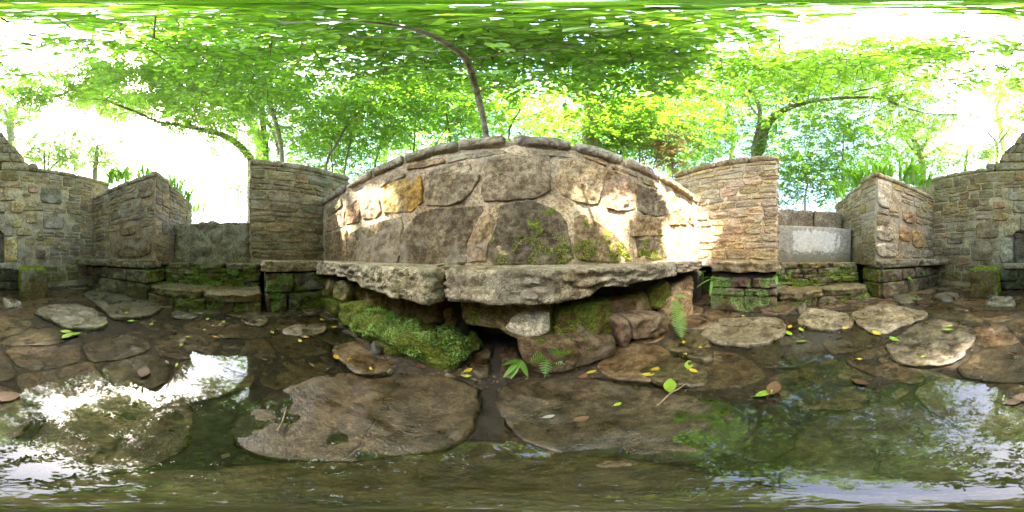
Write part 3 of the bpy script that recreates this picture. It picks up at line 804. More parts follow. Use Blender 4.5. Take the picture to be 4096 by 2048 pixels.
# ------------------------------------------------------------------ piers (low walls flanking the openings towards the back)
BY = -3.15
def pier(sgn, Xc, Yc, label, pal, mort, seed, feature):
    r = random.Random(seed)
    t = .4
    root = empty('stone_wall', (sgn*(abs(Xc)+.2), -2.2, 0), label, 'wall')
    X = Xc
    top = 1.955
    x0, x1 = sorted((X, X+sgn*t))
    box('mortar', x0, x1, BY+.0, Yc, .5, top, M['mortar'], root, mort, r=.012, rough=.008, res=.06, maxn=40)
    x2, x3 = sorted((X+sgn*t, sgn*3.45))
    box('mortar', x2, x3, Yc-t, Yc-.002, .5, 1.90, M['mortar'], root, mort, r=.012, rough=.008, res=.06, maxn=40)
    fr = Frame((X, 0, 0), (0, 1, 0), (0, 0, 1), (-sgn, 0, 0))
    ex = []
    for (u0, u1, v0, v1, c, ms) in feature:
        ex.append((u0+.01, u1-.01, v0+.01, v1-.01))
        stone(root, [(u0+.01, v0+.01), (u1-.005, v0+.01), (u1, v1-.01), ((u0+u1)/2, v1-.004), (u0+.012, v1-.012)], fr, M['stone'], (*c, ms), depth=.03, seed=r.randrange(999), segs=36, rings=7, rough=.016, edge=.03, lam=1.5)
    face(root, fr, courses(BY+.03, Yc-.004, .60, top-.01, (.09, .2), (.16, .42), r, thin=.18, gap=.026), pal, r, moss=.2, exclude=ex, segs=22, rings=4)
    fr2 = Frame((0, Yc, 0), (1, 0, 0), (0, 0, 1), (0, 1, 0))
    face(root, fr2, courses(x0+.006, x1-.004, .56, top-.01, (.1, .26), (.2, .4), r), pal, r, moss=.3)
    face(root, Frame((0, Yc-.002, 0), (1, 0, 0), (0, 0, 1), (0, 1, 0)), courses(x2+.004, x3-.01, 1.0, 1.88, (.08, .2), (.14, .4), r), pal, r, moss=.3)
    coping(root, (X+sgn*t/2, BY+.03, top), (X+sgn*t/2, Yc+.03, top), t, .105, r, GREY, (.3, .5), .03, .1, r=.06)
    coping(root, (X+sgn*(t+.04), Yc-t/2, 1.90), (X+sgn*(t+.62), Yc-t/2, 1.87), t, .09, r, GREY, (.25, .4), .015, .15)
    # bench at its foot
    bn = empty('stone_bench', (sgn*1.8, -2.3, 0), 'narrow stone bench at the foot of the ' + ('low grey purple wall left of the spring' if sgn < 0 else 'orange-stained low wall right of the spring'), 'bench')
    xi, xo = sorted((sgn*1.84, sgn*2.3))
    box('infill', xi, xo, BY+.06, Yc-.02, -.1, .50, M['dark'], bn, r=.01, res=.1)
    frb = Frame((sgn*1.84, 0, 0), (0, 1, 0), (0, 0, 1), (-sgn, 0, 0))
    for (v, hh) in ((0.0, .25), (.25, .2)):
        u = BY+.1
        while u < Yc-.05:
            wd = r.uniform(.28, .5)
            if Yc-u-wd < .2: wd = Yc-u
            pl = [(u+.008, v+.008), (u+wd/2, v+.012), (u+wd-.008, v+.006), (u+wd-.01, v+hh-.01), (u+wd/2, v+hh-.004), (u+.01, v+hh-.012)]
            stone(bn, pl, frb, M['dampstone'], vary(r.choice([(.12, .11, .08), (.1, .1, .075), (.16, .15, .13)]), r, .38), name='base_stone', depth=.05, seed=r.randrange(999), segs=30, rings=5, rough=.03, freq=9, edge=.018, back=.05, cut=0, wob=.09)
            u += wd
    fe = Frame((0, Yc-.03, 0), (1, 0, 0), (0, 0, 1), (0, 1, 0))
    for (v, hh) in ((0.0, .25), (.25, .2)):
        a_, b_ = sorted((sgn*1.83, sgn*2.28))
        stone(bn, [(a_+.01, v+.01), (b_, v+.01), (b_, v+hh-.01), (a_+.01, v+hh-.01)], fe, M['dampstone'], (.15, .13, .06, .5), name='base_stone', depth=.05, seed=r.randrange(999), segs=30, rings=5, rough=.03, freq=9, edge=.018, back=.05, cut=0, wob=.09)
    ym = -2.35
    for k, (ya, yb, xa, xb) in enumerate([(BY+.05, ym-.01, 1.50, 1.66), (ym+.01, Yc-.0, 1.68, 1.84)]):
        pl = [(sgn*xa, ya), (sgn*(xa+xb)/2, (ya+yb)/2), (sgn*xb, yb), (sgn*2.2, yb), (sgn*2.2, ya)]
        V, F = slab_geo(pl, .588+.006*k, .475, seed=seed+k, segs=60, rings=6, r=.02, rough=.01, side=.03, nside=5, freq=8)
        mkobj('bench_slab', V, F, M['slab'], bn, (.2, .185, .14, .25))
    return root
LP = pier(-1, -2.0, -1.42, 'low wall of grey purple rubble with a huge block at its base, left', [(.2, .175, .15), (.22, .19, .15), (.18, .16, .14), (.23, .2, .13), BROWN], (.27, .23, .185, 0), 71,
     [(-2.35, -1.5, .62, .98, (.2, .165, .12), .15), (-1.75, -1.44, 1.6, 1.92, (.22, .2, .17), 0), (-2.2, -1.8, 1.0, 1.16, (.2, .165, .11), .1)])
RP = pier(1, 1.95, -1.52, 'low wall of grey rubble stained orange, lily leaves above it, right', [(.27, .245, .205), (.24, .22, .18), (.3, .26, .2), OLIVE, (.33, .24, .1)], (.32, .285, .235, 0), 72,
     [(-1.86, -1.53, 1.42, 1.92, (.36, .345, .32), 0), (-2.0, -1.53, .62, .86, (.33, .31, .27), 0), (-1.9, -1.53, .88, 1.12, (.31, .29, .25), 0),
      (-2.35, -2.02, .9, 1.2, (.33, .225, .11), .1), (-2.75, -2.38, .8, 1.15, (.34, .25, .1), .15), (-2.45, -2.1, 1.25, 1.5, (.28, .19, .13), .1)])
for sgn, lab in ((-1, 'left'), (1, 'right')):
    V, F = box_geo((sgn*2.95, -2.5, 1.45), (1.1, 1.3, .9), 0, .1, .06, .12, 3, 4)
    tag(mkobj('planting_bed', V, F, M['soil']), kind='structure')

# ------------------------------------------------------------------ back wall with the spring niche and gable
r = random.Random(91)
bwall = empty('spring_wall', (0, BY-.2, 0), 'tall rubble wall with a niche for the spring and a pointed gable', 'wall')
BM = (.34, .31, .26, 0)
NX0, NX1, NZ0, NZ1 = -.20, .085, .515, 1.13         # niche opening (x grows to the right of the photo's wrap, so mirrored)
NX0, NX1 = -.075, .205
t = .5
box('mortar', -2.5, NX0, BY-t, BY, -.1, 2.48, M['mortar'], bwall, BM, r=.012, rough=.008, res=.06, maxn=40)
box('mortar', NX1, 2.5, BY-t, BY, -.1, 2.48, M['mortar'], bwall, BM, r=.012, rough=.008, res=.06, maxn=40)
box('mortar', NX0+.001, NX1-.001, BY-t, BY-.003, NZ1, 2.48, M['mortar'], bwall, BM, r=.01, rough=.003, res=.08)
box('mortar', NX0+.001, NX1-.001, BY-t, BY-.003, -.1, NZ0, M['mortar'], bwall, BM, r=.01, rough=.003, res=.08)
box('niche_back', NX0+.001, NX1-.001, BY-t, BY-.17, NZ0+.001, NZ1-.12, M['stone'], bwall, (.17, .16, .15, 0), r=.01, rough=.012, res=.03)
box('niche_back', NX0+.001, NX1-.001, BY-t, BY-.15, NZ1-.112, NZ1-.001, M['stone'], bwall, (.2, .18, .15, 0), r=.01, rough=.012, res=.03)
fb = Frame((0, BY, 0), (1, 0, 0), (0, 0, 1), (0, 1, 0))
def bst(x0, x1, z0, z1, c, ms=0, name='stone', depth=.035, **kw):
    pl = [(x0+.006, z0+.006), ((x0+x1)/2, z0), (x1-.006, z0+.006), (x1, (z0+z1)/2), (x1-.008, z1-.006), ((x0+x1)/2, z1), (x0+.008, z1-.006), (x0, (z0+z1)/2)]
    return stone(bwall, pl, fb, M['stone'], (*c, ms), name=name, depth=depth, seed=r.randrange(999), segs=36, rings=6, rough=.014, edge=.025, **kw)
# note: seen from the courtyard, +x lies to the photo's far right side (x = 4096 edge), -x to the far left
bst(NX1+.01, NX1+.26, .52, 1.0, (.32, .32, .3), 0, 'jamb_stone')
bst(NX0-.27, NX0-.012, .55, 1.02, (.42, .36, .2), .12, 'jamb_stone')
# arched lintel over the niche, two springers and a head
ar = [(NX0-.16, 1.03), (NX0-.01, 1.03), (NX0-.005, 1.05), (NX0+.05, 1.12), (.065, 1.15), (.065, 1.46), (NX0-.06, 1.46), (NX0-.18, 1.3)]
stone(bwall, ar, fb, M['stone'], (.28, .25, .21, .02), name='arch_stone', depth=.04, seed=3, segs=40, rings=6, rough=.012, edge=.02, cut=0)
ar = [(NX1+.16, 1.03), (NX1+.01, 1.03), (NX1+.005, 1.05), (NX1-.05, 1.12), (.069, 1.15), (.069, 1.46), (NX1+.08, 1.44), (NX1+.19, 1.26)]
stone(bwall, ar[::-1], fb, M['stone'], (.34, .31, .23, .02), name='arch_stone', depth=.04, seed=4, segs=40, rings=6, rough=.012, edge=.02, cut=0)
V, F = box_geo((.08, BY+.03, .46), (.62, .16, .11), 0, .02, .01, .04, 4)
mkobj('niche_sill', V, F, M['slab'], bwall, (.3, .3, .29, .1))
for k, (x0, x1, z0, z1) in enumerate([(-.42, .1, .16, .4), (.11, .5, .16, .4), (-.4, .02, 0, .15), (.03, .48, 0, .15)]):
    bst(x0, x1, z0, z1, (.07, .068, .05), .3, 'base_stone', depth=.06)
bst(.38, .6, 1.6, 1.75, (.28, .18, .145)); bst(-.75, -.55, 1.95, 2.15, (.3, .19, .15)); bst(.3, .6, 1.35, 1.5, (.38, .32, .19)); bst(-.42, -.2, 1.2, 1.4, (.34, .305, .19), .1)
bst(-.45, -.2, 1.5, 1.75, (.37, .31, .2)); bst(-.62, -.32, 1.05, 1.2, (.34, .31, .18), .15); bst(.62, 1.05, .55, .98, (.22, .19, .15), .1); bst(.5, .95, 1.0, 1.32, (.24, .19, .14))
bst(-1.25, -.8, 1.75, 2.1, (.17, .16, .15)); bst(-1.3, -.85, 1.2, 1.55, (.24, .22, .2)); bst(-.9, -.7, .6, .78, (.2, .15, .14)); bst(-.72, -.5, 1.3, 1.5, (.31, .27, .17))
bst(1.25, 1.6, .9, 1.05, (.13, .12, .11)); bst(-.1, .22, 1.5, 1.72, (.25, .23, .2)); bst(-.3, .3, 1.76, 1.95, (.27, .24, .2))
exb = [(-.70, -.50, 1.3, 1.5), (NX0-.3, NX1+.3, -.1, 1.48)]
done = [o for o in bwall.children if o.name.startswith(('stone', 'jamb', 'arch', 'base'))]
for o in done:
    xs_ = [v.co.x for v in o.data.vertices]; zs_ = [v.co.z for v in o.data.vertices]
    exb.append((min(xs_)+.03, max(xs_)-.03, min(zs_)+.03, max(zs_)-.03))
pal = [(.23, .205, .17), (.26, .23, .18), (.2, .18, .15), (.24, .2, .14), OLIVE, (.22, .17, .13), (.28, .25, .2), (.2, .185, .12)]
face(bwall, fb, courses(-2.0, 1.95, .12, 2.46, (.1, .22), (.15, .42), r, thin=.22, gap=.026), pal, r, moss=.2, exclude=exb, segs=22, rings=4, mossfun=lambda u, v: .45 if v < .4 else (.22 if v < 1 else .1*r.random()))
coping(bwall, (-2.52, BY-t/2, 2.48), (-.62, BY-t/2, 2.48), t, .11, r, GREY, (.3, .6), .03, .12)
coping(bwall, (.60, BY-t/2, 2.48), (2.52, BY-t/2, 2.48), t, .11, r, GREY, (.3, .6), .03, .12)
for sx in (-1, 1):                                   # kneeler stones at the foot of the gable
    V, F = box_geo((sx*.66+.0, BY-t/2, 2.60), (.2, t+.08, .22), 0, .07, .015, .04, 7+sx)
    mkobj('kneeler_stone', V, F, M['slab'], bwall, (.22, .2, .18, .1))
for x0, x1 in ((-.57, -.02), (-.01, .56)):
    V, F = box_geo(((x0+x1)/2, BY-t/2, 2.59), (x1-x0-.01, t+.05, .21), 0, .03, .012, .05, int(x0*90+99))
    mkobj('gable_base_stone', V, F, M['stone'], bwall, (.25, .235, .21, .03))
gab = [(2.70, 2.95, .50, .42), (2.95, 3.22, .40, .22), (3.22, 3.46, .20, .11), (3.46, 3.62, .10, .05)]
gback = Frame((0, BY, 0), (1, 0, 0), (0, 0, 1), (0, 1, 0))
for k, (z0, z1, w0, w1) in enumerate(gab):
    cuts = [[-1, -.42, .1, 1], [-1, -.1, .45, 1], [-1, .15, 1], [-1, 1]][k]
    for a, c in zip(cuts[:-1], cuts[1:]):
        g = .012
        pl = [(a*w0+g, z0+.006), (c*w0-g, z0+.006), (c*(w0*.55+w1*.45)-g*.6, z0*.5+z1*.5), (c*w1-g, z1-.006), (a*w1+g, z1-.006), (a*(w0*.55+w1*.45)+g*.6, z0*.5+z1*.5)]
        V, F = stone_geo(pl, gback, depth=.03, seed=300+k*7+int(a*10), segs=36, rings=6, rough=.012, edge=.03, back=.38, cut=0)
        mkobj('gable_stone', V, F, M['stone'], bwall, vary((.24, .215, .19), r, .03))
    ww = max(w0*.93, .05)
    V = [(-w0*.97, BY-.002, z0), (w0*.97, BY-.002, z0), (w1*.97, BY-.002, z1), (-w1*.97, BY-.002, z1), (-w0*.97, BY-.4, z0), (w0*.97, BY-.4, z0), (w1*.97, BY-.4, z1), (-w1*.97, BY-.4, z1)]
    mkobj('gable_mortar', V, [(1, 0, 3, 2), (4, 5, 6, 7), (0, 4, 7, 3), (5, 1, 2, 6), (3, 7, 6, 2), (0, 1, 5, 4)], M['mortar'], bwall, BM, smooth=False)

# mossy upright blocks beside the basin
def scatter_moss(parent, o, n, size, mat, rng_seed, cond=None, name='moss'):
    """small moss leaves over an object's surface"""
    me = o.data
    base = np.array(wloc(o))
    nv = len(me.vertices)
    co = np.empty(nv*3, np.float32); me.vertices.foreach_get('co', co); co = co.reshape(-1, 3)+base
    tris = []
    for p in me.polygons:
        v = list(p.vertices)
        for k in range(1, len(v)-1): tris.append((v[0], v[k], v[k+1]))
    T = np.array(tris)
    a, b_, c = co[T[:, 0]], co[T[:, 1]], co[T[:, 2]]
    nn = np.cross(b_-a, c-a); ar_ = np.linalg.norm(nn, axis=1)+1e-12; nn = nn/ar_[:, None]
    rg = np.random.default_rng(rng_seed)
    idx = rg.choice(len(T), n, p=ar_/ar_.sum())
    u, v = rg.random(n), rg.random(n); fl = u+v > 1; u[fl] = 1-u[fl]; v[fl] = 1-v[fl]
    pos = a[idx]+(b_-a)[idx]*u[:, None]+(c-a)[idx]*v[:, None]
    nr = nn[idx]
    keep = np.ones(n, bool)
    if cond is not None: keep = cond(pos, nr)
    pos, nr = pos[keep], nr[keep]; n = len(pos)
    if n == 0: return
    d = rg.normal(size=(n, 3)); d -= nr*np.sum(d*nr, 1)[:, None]; d /= np.linalg.norm(d, axis=1)[:, None]+1e-9
    s = np.cross(nr, d)
    L = size*rg.uniform(.6, 1.5, n)[:, None]
    up = rg.uniform(.15, .9, n)[:, None]
    V = np.stack([pos-nr*.002, pos+d*L*.5+s*L*.42+nr*L*up*.5, pos+d*L+nr*L*up, pos+d*L*.5-s*L*.42+nr*L*up*.5], 1).reshape(-1, 3)
    F = np.arange(n*4, dtype=np.int32).reshape(-1, 4)
    ob = mkobj(name, V, F, M[mat], parent, attr=np.repeat(np.clip(.55*rg.random(n)+.45*np.array([.5+1.1*noise.noise(Vector((p[0]*13, p[1]*13, p[2]*13))) for p in pos]), 0, 1), 4), smooth=False)
    ob['kind'] = 'stuff'
    return ob
def nz_mask(th, f=9.0, s=0):
    def g(pos, nr):
        return np.array([noise.noise(Vector((p[0]*f+s, p[1]*f, p[2]*f))) > th for p in pos])
    return g
for sx, x0, x1, lab in ((-1, -.76, -.33, 'upright block with bright moss top left of the spring basin'), (1, .42, .86, 'upright block with moss on its top right of the spring basin')):
    mb = empty('mossy_block', ((x0+x1)/2, -2.7, 0), lab, 'stone block')
    V, F = box_geo(((x0+x1)/2, -2.72, .20), (x1-x0, .58, .50), math.radians(4*sx), .045, .02, .035, 15+sx, 6, 18)
    ob = mkobj('block', V, F, M['dampstone'], mb, (.16, .14, .075, .38))
    scatter_moss(mb, ob, 17000, .013, 'mossy', 5+sx, lambda p, n: (n[:, 2] > .45) | ((n[:, 0]*-sx > .5) & (np.random.default_rng(1).random(len(p)) < .6)))

# moss on the boulder, benches and steps
scatter_moss(boulder, boulder, 26000, .009, 'moss', 11, lambda p, n: (n[:, 1] < .6) & nz_mask(-.16, 8)(p, n))
for o in list(bench.children):
    if o.name.startswith('base_stone') and o.color[3] > .4 and o != boulder:
        scatter_moss(o, o, 2200, .007, 'mossy' if o.color[3] < .65 else 'moss', int(o.color[0]*999), nz_mask(.05, 9))
for root, k in ((LS, 3), (RS, 4), (RB, 5), (LB, 6)):
    for j, o in enumerate([c for c in root.children if c.name.startswith(('step_stone', 'tread', 'base_stone'))]):
        scatter_moss(o, o, 1900 if o.name.startswith('step') else 4200, .010, 'moss' if j % 2 == 0 or root is RB else 'mossy', 30*k+j, lambda p, n: ((n[:, 2] < .75) & nz_mask(.02, 6, k)(p, n)))
for j, o in enumerate([c for c in wall.children if c.name.startswith('stone') and c.color[3] > .35]):
    zc = [v.co.z for v in o.data.vertices]; zl = min(zc)+wloc(o).z; zh = max(zc)+wloc(o).z
    scatter_moss(o, o, 6000, .007, 'mossy', 80+j, lambda p, n: nz_mask(.05, 11)(p, n) & (p[:, 2] < zl+(zh-zl)*.45))

# ------------------------------------------------------------------ loose rocks
def rock(px, h, c, label, moss=0, seed=1, depth=.3):
    poly = [tuple(onZ(x, y, 0)[:2]) for x, y in px]
    V, F = slab_geo(poly, h, -.06, seed=seed, segs=36, rings=6, r=.05, rough=.03, side=.03, nside=4, freq=7)
    return tag(mkobj('rock', V, F, M['wetstone'], None, (*c, moss), loc=(sum(p[0] for p in poly)/len(poly), sum(p[1] for p in poly)/len(poly), 0)), label, 'rock')
rock([(3935,1215),(3973,1190),(4008,1199),(4061,1199),(4064,1231),(4002,1231),(3943,1228)], .05, (.2, .2, .2), 'wet grey rock in the basin by the spout splash', 0, 3)
rock([(4,1205),(30,1195),(70,1205),(95,1222),(60,1236),(20,1234)], .045, (.19, .19, .19), 'low wet grey rock in front of the left moss-topped block', 0, 4)
rock([(3560,1190),(3660,1185),(3700,1200),(3640,1222),(3580,1215)], .05, (.09, .09, .075), 'flat dark rock at the foot of the orange-stained wall', .3, 5)
rock([(3720,1190),(3800,1170),(3850,1190),(3780,1212)], .05, (.1, .095, .085), 'flat dark rock beside the right mossy block', .15, 6)
rock([(3180,1245),(3215,1225),(3235,1240),(3205,1258)], .05, (.13, .12, .11), 'small grey stone below the right steps', .1, 7)
rock([(1480,1390),(1530,1375),(1550,1410),(1520,1430),(1490,1420)], .06, (.06, .06, .06), 'small black wet stone under the mossy boulder', .0, 8)
#TREES
# ------------------------------------------------------------------ trees
PATCH = [C3([(215,520),(330,455),(455,470),(460,560),(380,640),(300,640),(230,700),(205,640)]),
         C4([(935,320),(1165,430),(1175,640),(1060,560),(990,500)]),
         C4([(1000,720),(1060,600),(1190,640),(1225,960),(900,960),(990,850)]),
         C4([(540,600),(740,560),(730,640),(700,700),(740,800),(690,790),(640,700)])]
PATCH = [np.array([(onY(x, y, MY).x, onY(x, y, MY).z) for x, y in pl]) for pl in PATCH]
def in_poly(x, y, poly):
    r_ = np.zeros(len(x), bool); j = len(poly)-1
    for i in range(len(poly)):
        xi, yi = poly[i]; xj, yj = poly[j]
        c = ((yi > y) != (yj > y)) & (x < (xj-xi)*(y-yi)/(yj-yi+1e-12)+xi)
        r_ ^= c; j = i
    return r_
PATCH = [pl.mean(0)+(pl-pl.mean(0))*(1+.09/np.abs(pl-pl.mean(0)).mean()) for pl in PATCH]
def sun_gap(pos):
    """True where a leaf would close one of the gaps through which the sun reaches the wall"""
    tt = (pos[:, 1]-MY)/SUN[1]
    x = pos[:, 0]-SUN[0]*tt; z = pos[:, 2]-SUN[2]*tt
    r_ = np.zeros(len(pos), bool)
    for pl in PATCH: r_ |= in_poly(x, z, pl)
    return r_ & (tt > 0)
def leaf_cloud(blobs, rg, per, size, flat=.55, twig=.32, aspect=.5, droop=.1):
    """leaves set along short twigs inside loose blobs; returns positions, directions, normals, sizes"""
    Pp, Dd, Nn, Ss, TW = [], [], [], [], []
    for (c, rad) in blobs:
        nt_ = max(3, int(per/9))
        u = rg.normal(size=(nt_, 3)); u /= np.linalg.norm(u, axis=1)[:, None]
        q = np.array(c)+u*(rad*rg.random(nt_)**.45)[:, None]*np.array([1, 1, flat])
        d = u*np.array([1, 1, .35])+rg.normal(size=(nt_, 3))*.45; d[:, 2] *= .6; d[:, 2] -= droop
        d /= np.linalg.norm(d, axis=1)[:, None]
        tl = twig*rg.uniform(.6, 1.3, nt_)
        TW.append((q, q+d*tl[:, None]))
        for k in range(9):
            f = (k+.6)/9
            sd = np.cross(d, np.array([0, 0, 1.0])); sd /= np.linalg.norm(sd, axis=1)[:, None]+1e-6
            sg = 1 if k % 2 else -1
            ld = d*.55+sd*sg*.75+rg.normal(size=(nt_, 3))*.25; ld /= np.linalg.norm(ld, axis=1)[:, None]
            nn = np.array([0, 0, 1.0])+rg.normal(size=(nt_, 3))*.42
            nn -= ld*np.sum(nn*ld, 1)[:, None]; nn /= np.linalg.norm(nn, axis=1)[:, None]
            Pp.append(q+d*(tl*f)[:, None]); Dd.append(ld); Nn.append(nn); Ss.append(size*rg.uniform(.6, 1.25, nt_))
    Pp, Dd, Nn, Ss = np.concatenate(Pp), np.concatenate(Dd), np.concatenate(Nn), np.concatenate(Ss)
    k = ~(sun_gap(Pp) | sun_gap(Pp+Dd*Ss[:, None]*.5) | sun_gap(Pp+Dd*Ss[:, None]))
    k &= np.linalg.norm(Pp-np.array([0, 0, CAMZ]), axis=1) > 1.2
    ta_, tb_ = np.concatenate([t_[0] for t_ in TW]), np.concatenate([t_[1] for t_ in TW])
    kt = ~(sun_gap(ta_) | sun_gap(tb_) | sun_gap(ta_*.5+tb_*.5)); twg = (ta_[kt], tb_[kt])
    inw = (np.abs(Pp[:, 0]) < 2.3) & (Pp[:, 1] > -3.2) & (Pp[:, 1] < 1.1) & (Pp[:, 2] < 2.2)
    k &= ~inw
    return Pp[k], Dd[k], Nn[k], Ss[k], twg
def leaf_mesh(Pp, Dd, Nn, Ss, aspect):
    S = np.cross(Nn, Dd); L = Ss[:, None]; W = L*aspect*.5
    up = Nn*L*.10
    V = np.stack([Pp, Pp+Dd*L*.3-S*W*.85+up*.7, Pp+Dd*L*.66-S*W*.8+up*.6, Pp+Dd*L-up*.8, Pp+Dd*L*.66+S*W*.8+up*.6, Pp+Dd*L*.3+S*W*.85+up*.7], 1).reshape(-1, 3)
    n = len(Pp); b0 = np.arange(n)[:, None]*6
    F = np.concatenate([b0+np.array([[0, 1, 2, 3]]), b0+np.array([[0, 3, 4, 5]])], 0)
    return V, F
def tube(path, radii, sides=8, sub=4, wob=0.0, seed=0):
    P_ = [Vector(p) for p in path]; n = len(P_)
    pts, rs = [], []
    for i in range(n-1):
        p0, p1, p2, p3 = P_[max(0, i-1)], P_[i], P_[i+1], P_[min(n-1, i+2)]
        for k in range(sub):
            t_ = k/sub; t2, t3 = t_*t_, t_*t_*t_
            pts.append(.5*((2*p1)+(p2-p0)*t_+(2*p0-5*p1+4*p2-p3)*t2+(3*p1-p0-3*p2+p3)*t3)); rs.append(radii[i]+(radii[i+1]-radii[i])*t_)
    pts.append(P_[-1]); rs.append(radii[-1])
    V, F = [], []
    for i, p in enumerate(pts):
        d = (pts[min(i+1, len(pts)-1)]-pts[max(i-1, 0)]).normalized()
        a = d.cross(Vector((.3, .2, 1))); a = a.normalized() if a.length > 1e-4 else Vector((1, 0, 0)); b_ = d.cross(a)
        for s in range(sides):
            an = 2*math.pi*s/sides
            rr = rs[i]*(1+wob*noise.noise(Vector((p.x*7+math.cos(an)*2+seed, p.y*7+math.sin(an)*2, p.z*7))))
            V.append(p+a*math.cos(an)*rr+b_*math.sin(an)*rr)
    for i in range(len(pts)-1):
        for s in range(sides):
            F.append((i*sides+s, i*sides+(s+1) % sides, (i+1)*sides+(s+1) % sides, (i+1)*sides+s))
    return V, F
def twig_mesh(A, B, r0):
    d = B-A; s = np.cross(d, np.array([.1, .2, 1.0])); s /= np.linalg.norm(s, axis=1)[:, None]+1e-9
    u = np.cross(s, d); u /= np.linalg.norm(u, axis=1)[:, None]+1e-9
    n = len(A)
    ring = lambda c, r_: [c+s*r_, c+(-.5*s+.87*u)*r_, c+(-.5*s-.87*u)*r_]
    V = np.stack(ring(A-d*.35, r0)+ring(B, r0*.35), 1).reshape(-1, 3)
    b0 = np.arange(n)[:, None]*6
    F = np.concatenate([b0+np.array([q]) for q in ([0, 1, 4, 3], [1, 2, 5, 4], [2, 0, 3, 5])], 0)
    return V, F
TREESEED = [0]
def blobs_px(boxes, rr):
    """blobs from photo boxes (x0,y0,x1,y1,dist0,dist1,count,radius)"""
    out = []
    for (x0, y0, x1, y1, d0, d1, n, rad) in boxes:
        for _ in range(n):
            out.append((P(rr.uniform(x0, x1), rr.uniform(y0, y1), rr.uniform(d0, d1)), rad*rr.uniform(.9, 1.7)))
    return out
def tree(name, label, cat, trunk, limbs, blobs, leaf, per, size, aspect=.52, bark='bark', group=None, flat=.6, twig=.32, twigs=True, nleaf=0, root=None):
    flat = .85
    TREESEED[0] += 1; sd = TREESEED[0]
    rg = np.random.default_rng(sd*17)
    base = Vector(trunk[0][0])
    t_ = empty(name, base, label, cat, group)
    V, F = tube([p for p, _ in trunk], [q for _, q in trunk], 10, 5, .25, sd)
    mkobj('trunk', V, F, M[bark], t_)
    for lm in limbs:
        V, F = tube([p for p, _ in lm], [q for _, q in lm], 7, 4, .25, sd)
        mkobj('limb', V, F, M[bark], t_)
    if blobs:
        Pp, Dd, Nn, Ss, TWG = leaf_cloud(blobs, rg, per, size, flat, twig)
        if nleaf:
            dist = np.linalg.norm(Pp-np.array([0, 0, CAMZ]), axis=1)/Ss
            o_ = np.argsort(dist)
            near, rest = o_[:nleaf], o_[nleaf:]
            Vn, Fn = leaf_mesh(Pp[near], Dd[near], Nn[near], Ss[near], aspect)
            for i in range(len(near)):
                Vi = Vn[i*6:i*6+6]
                mkobj('leaf', Vi, [(0, 1, 2, 3), (0, 3, 4, 5)], M[leaf], t_, attr=[rg.random()]*6, smooth=False, loc=tuple(Vi[0]))
            Pp, Dd, Nn, Ss = Pp[rest], Dd[rest], Nn[rest], Ss[rest]
        V, F = leaf_mesh(Pp, Dd, Nn, Ss, aspect)
        o = mkobj('crown', V, F, M[leaf], t_, attr=np.repeat(np.clip(rg.beta(1.6, 1.8, len(Pp)), 0, 1), 6), smooth=False)
        o['kind'] = 'stuff'
        if twigs:
            V, F = twig_mesh(TWG[0], TWG[1], .004+size*.012)
            o = mkobj('twigs', V, F, M[bark], t_, smooth=True); o['kind'] = 'stuff'
    return t_
def path(pts):  # (px, py, dist, radius)
    return [(P(x, y, d), q) for x, y, d, q in pts]
def gbase(p, dz=-.1):
    p = Vector(p); return Vector((p.x, p.y, ground_z(p.x, p.y)+dz))
def rooted(pts):
    q = path(pts); f = q[0][0]
    return [(gbase(f), q[0][1]*1.25)]+q
rb = random.Random(5)
# arching slim tree right behind the main wall, canopy overhead
over = [(Vector((0, 0, 4.0)), .5), (Vector((.25, -.25, 3.8)), .5), (Vector((-.3, .15, 4.1)), .5), (Vector((-.1, -.4, 3.9)), .5)]+[(Vector((rb.uniform(-1.1, 1.1), rb.uniform(-1.1, .6), CAMZ+rb.uniform(2.4, 3.4))), .42) for _ in range(14)]+[(Vector((rb.uniform(-1.8, 1.8), rb.uniform(-.7, 1.3), CAMZ+rb.uniform(2.5, 3.3))), .45) for _ in range(16)]
for _ in range(62):
    x, y = rb.uniform(-3.0, 3.2), rb.uniform(-.75, 3.2)
    over.append((Vector((x, y, CAMZ+rb.uniform(2.3, 3.3)+.12*abs(x))), .42*rb.uniform(.7, 1.3)))
tree('slim_arching_tree', 'slim bare stem arching over the camera from behind the middle of the wall', 'tree',
     rooted([(1945,575,2.20,0.0324),(1938,500,2.28,0.0306),(1915,400,2.36,0.0279),(1898,335,2.36,0.0252),(1865,240,2.20,0.0216),(1800,185,2.05,0.0180),(1720,140,1.94,0.0153),(1600,105,1.82,0.0117),(1400,85,1.82,0.0090),(1100,95,1.98,0.0054)]),
     [path([(1865,240,2.20,0.0108),(1960,225,2.13,0.0081),(2120,200,2.13,0.0063),(2300,185,2.20,0.0036)]), path([(1905,365,2.36,0.0090),(2030,345,2.28,0.0063),(2110,370,2.36,0.0045),(2250,400,2.43,0.0027)]),
      path([(1720,140,1.94,0.0090),(1600,150,2.05,0.0063),(1300,150,2.20,0.0036)])],
     over+blobs_px([(1500,130,2700,330,2.7,3.6,26,.42)], rb), 'leaf', 145, .088, nleaf=300)
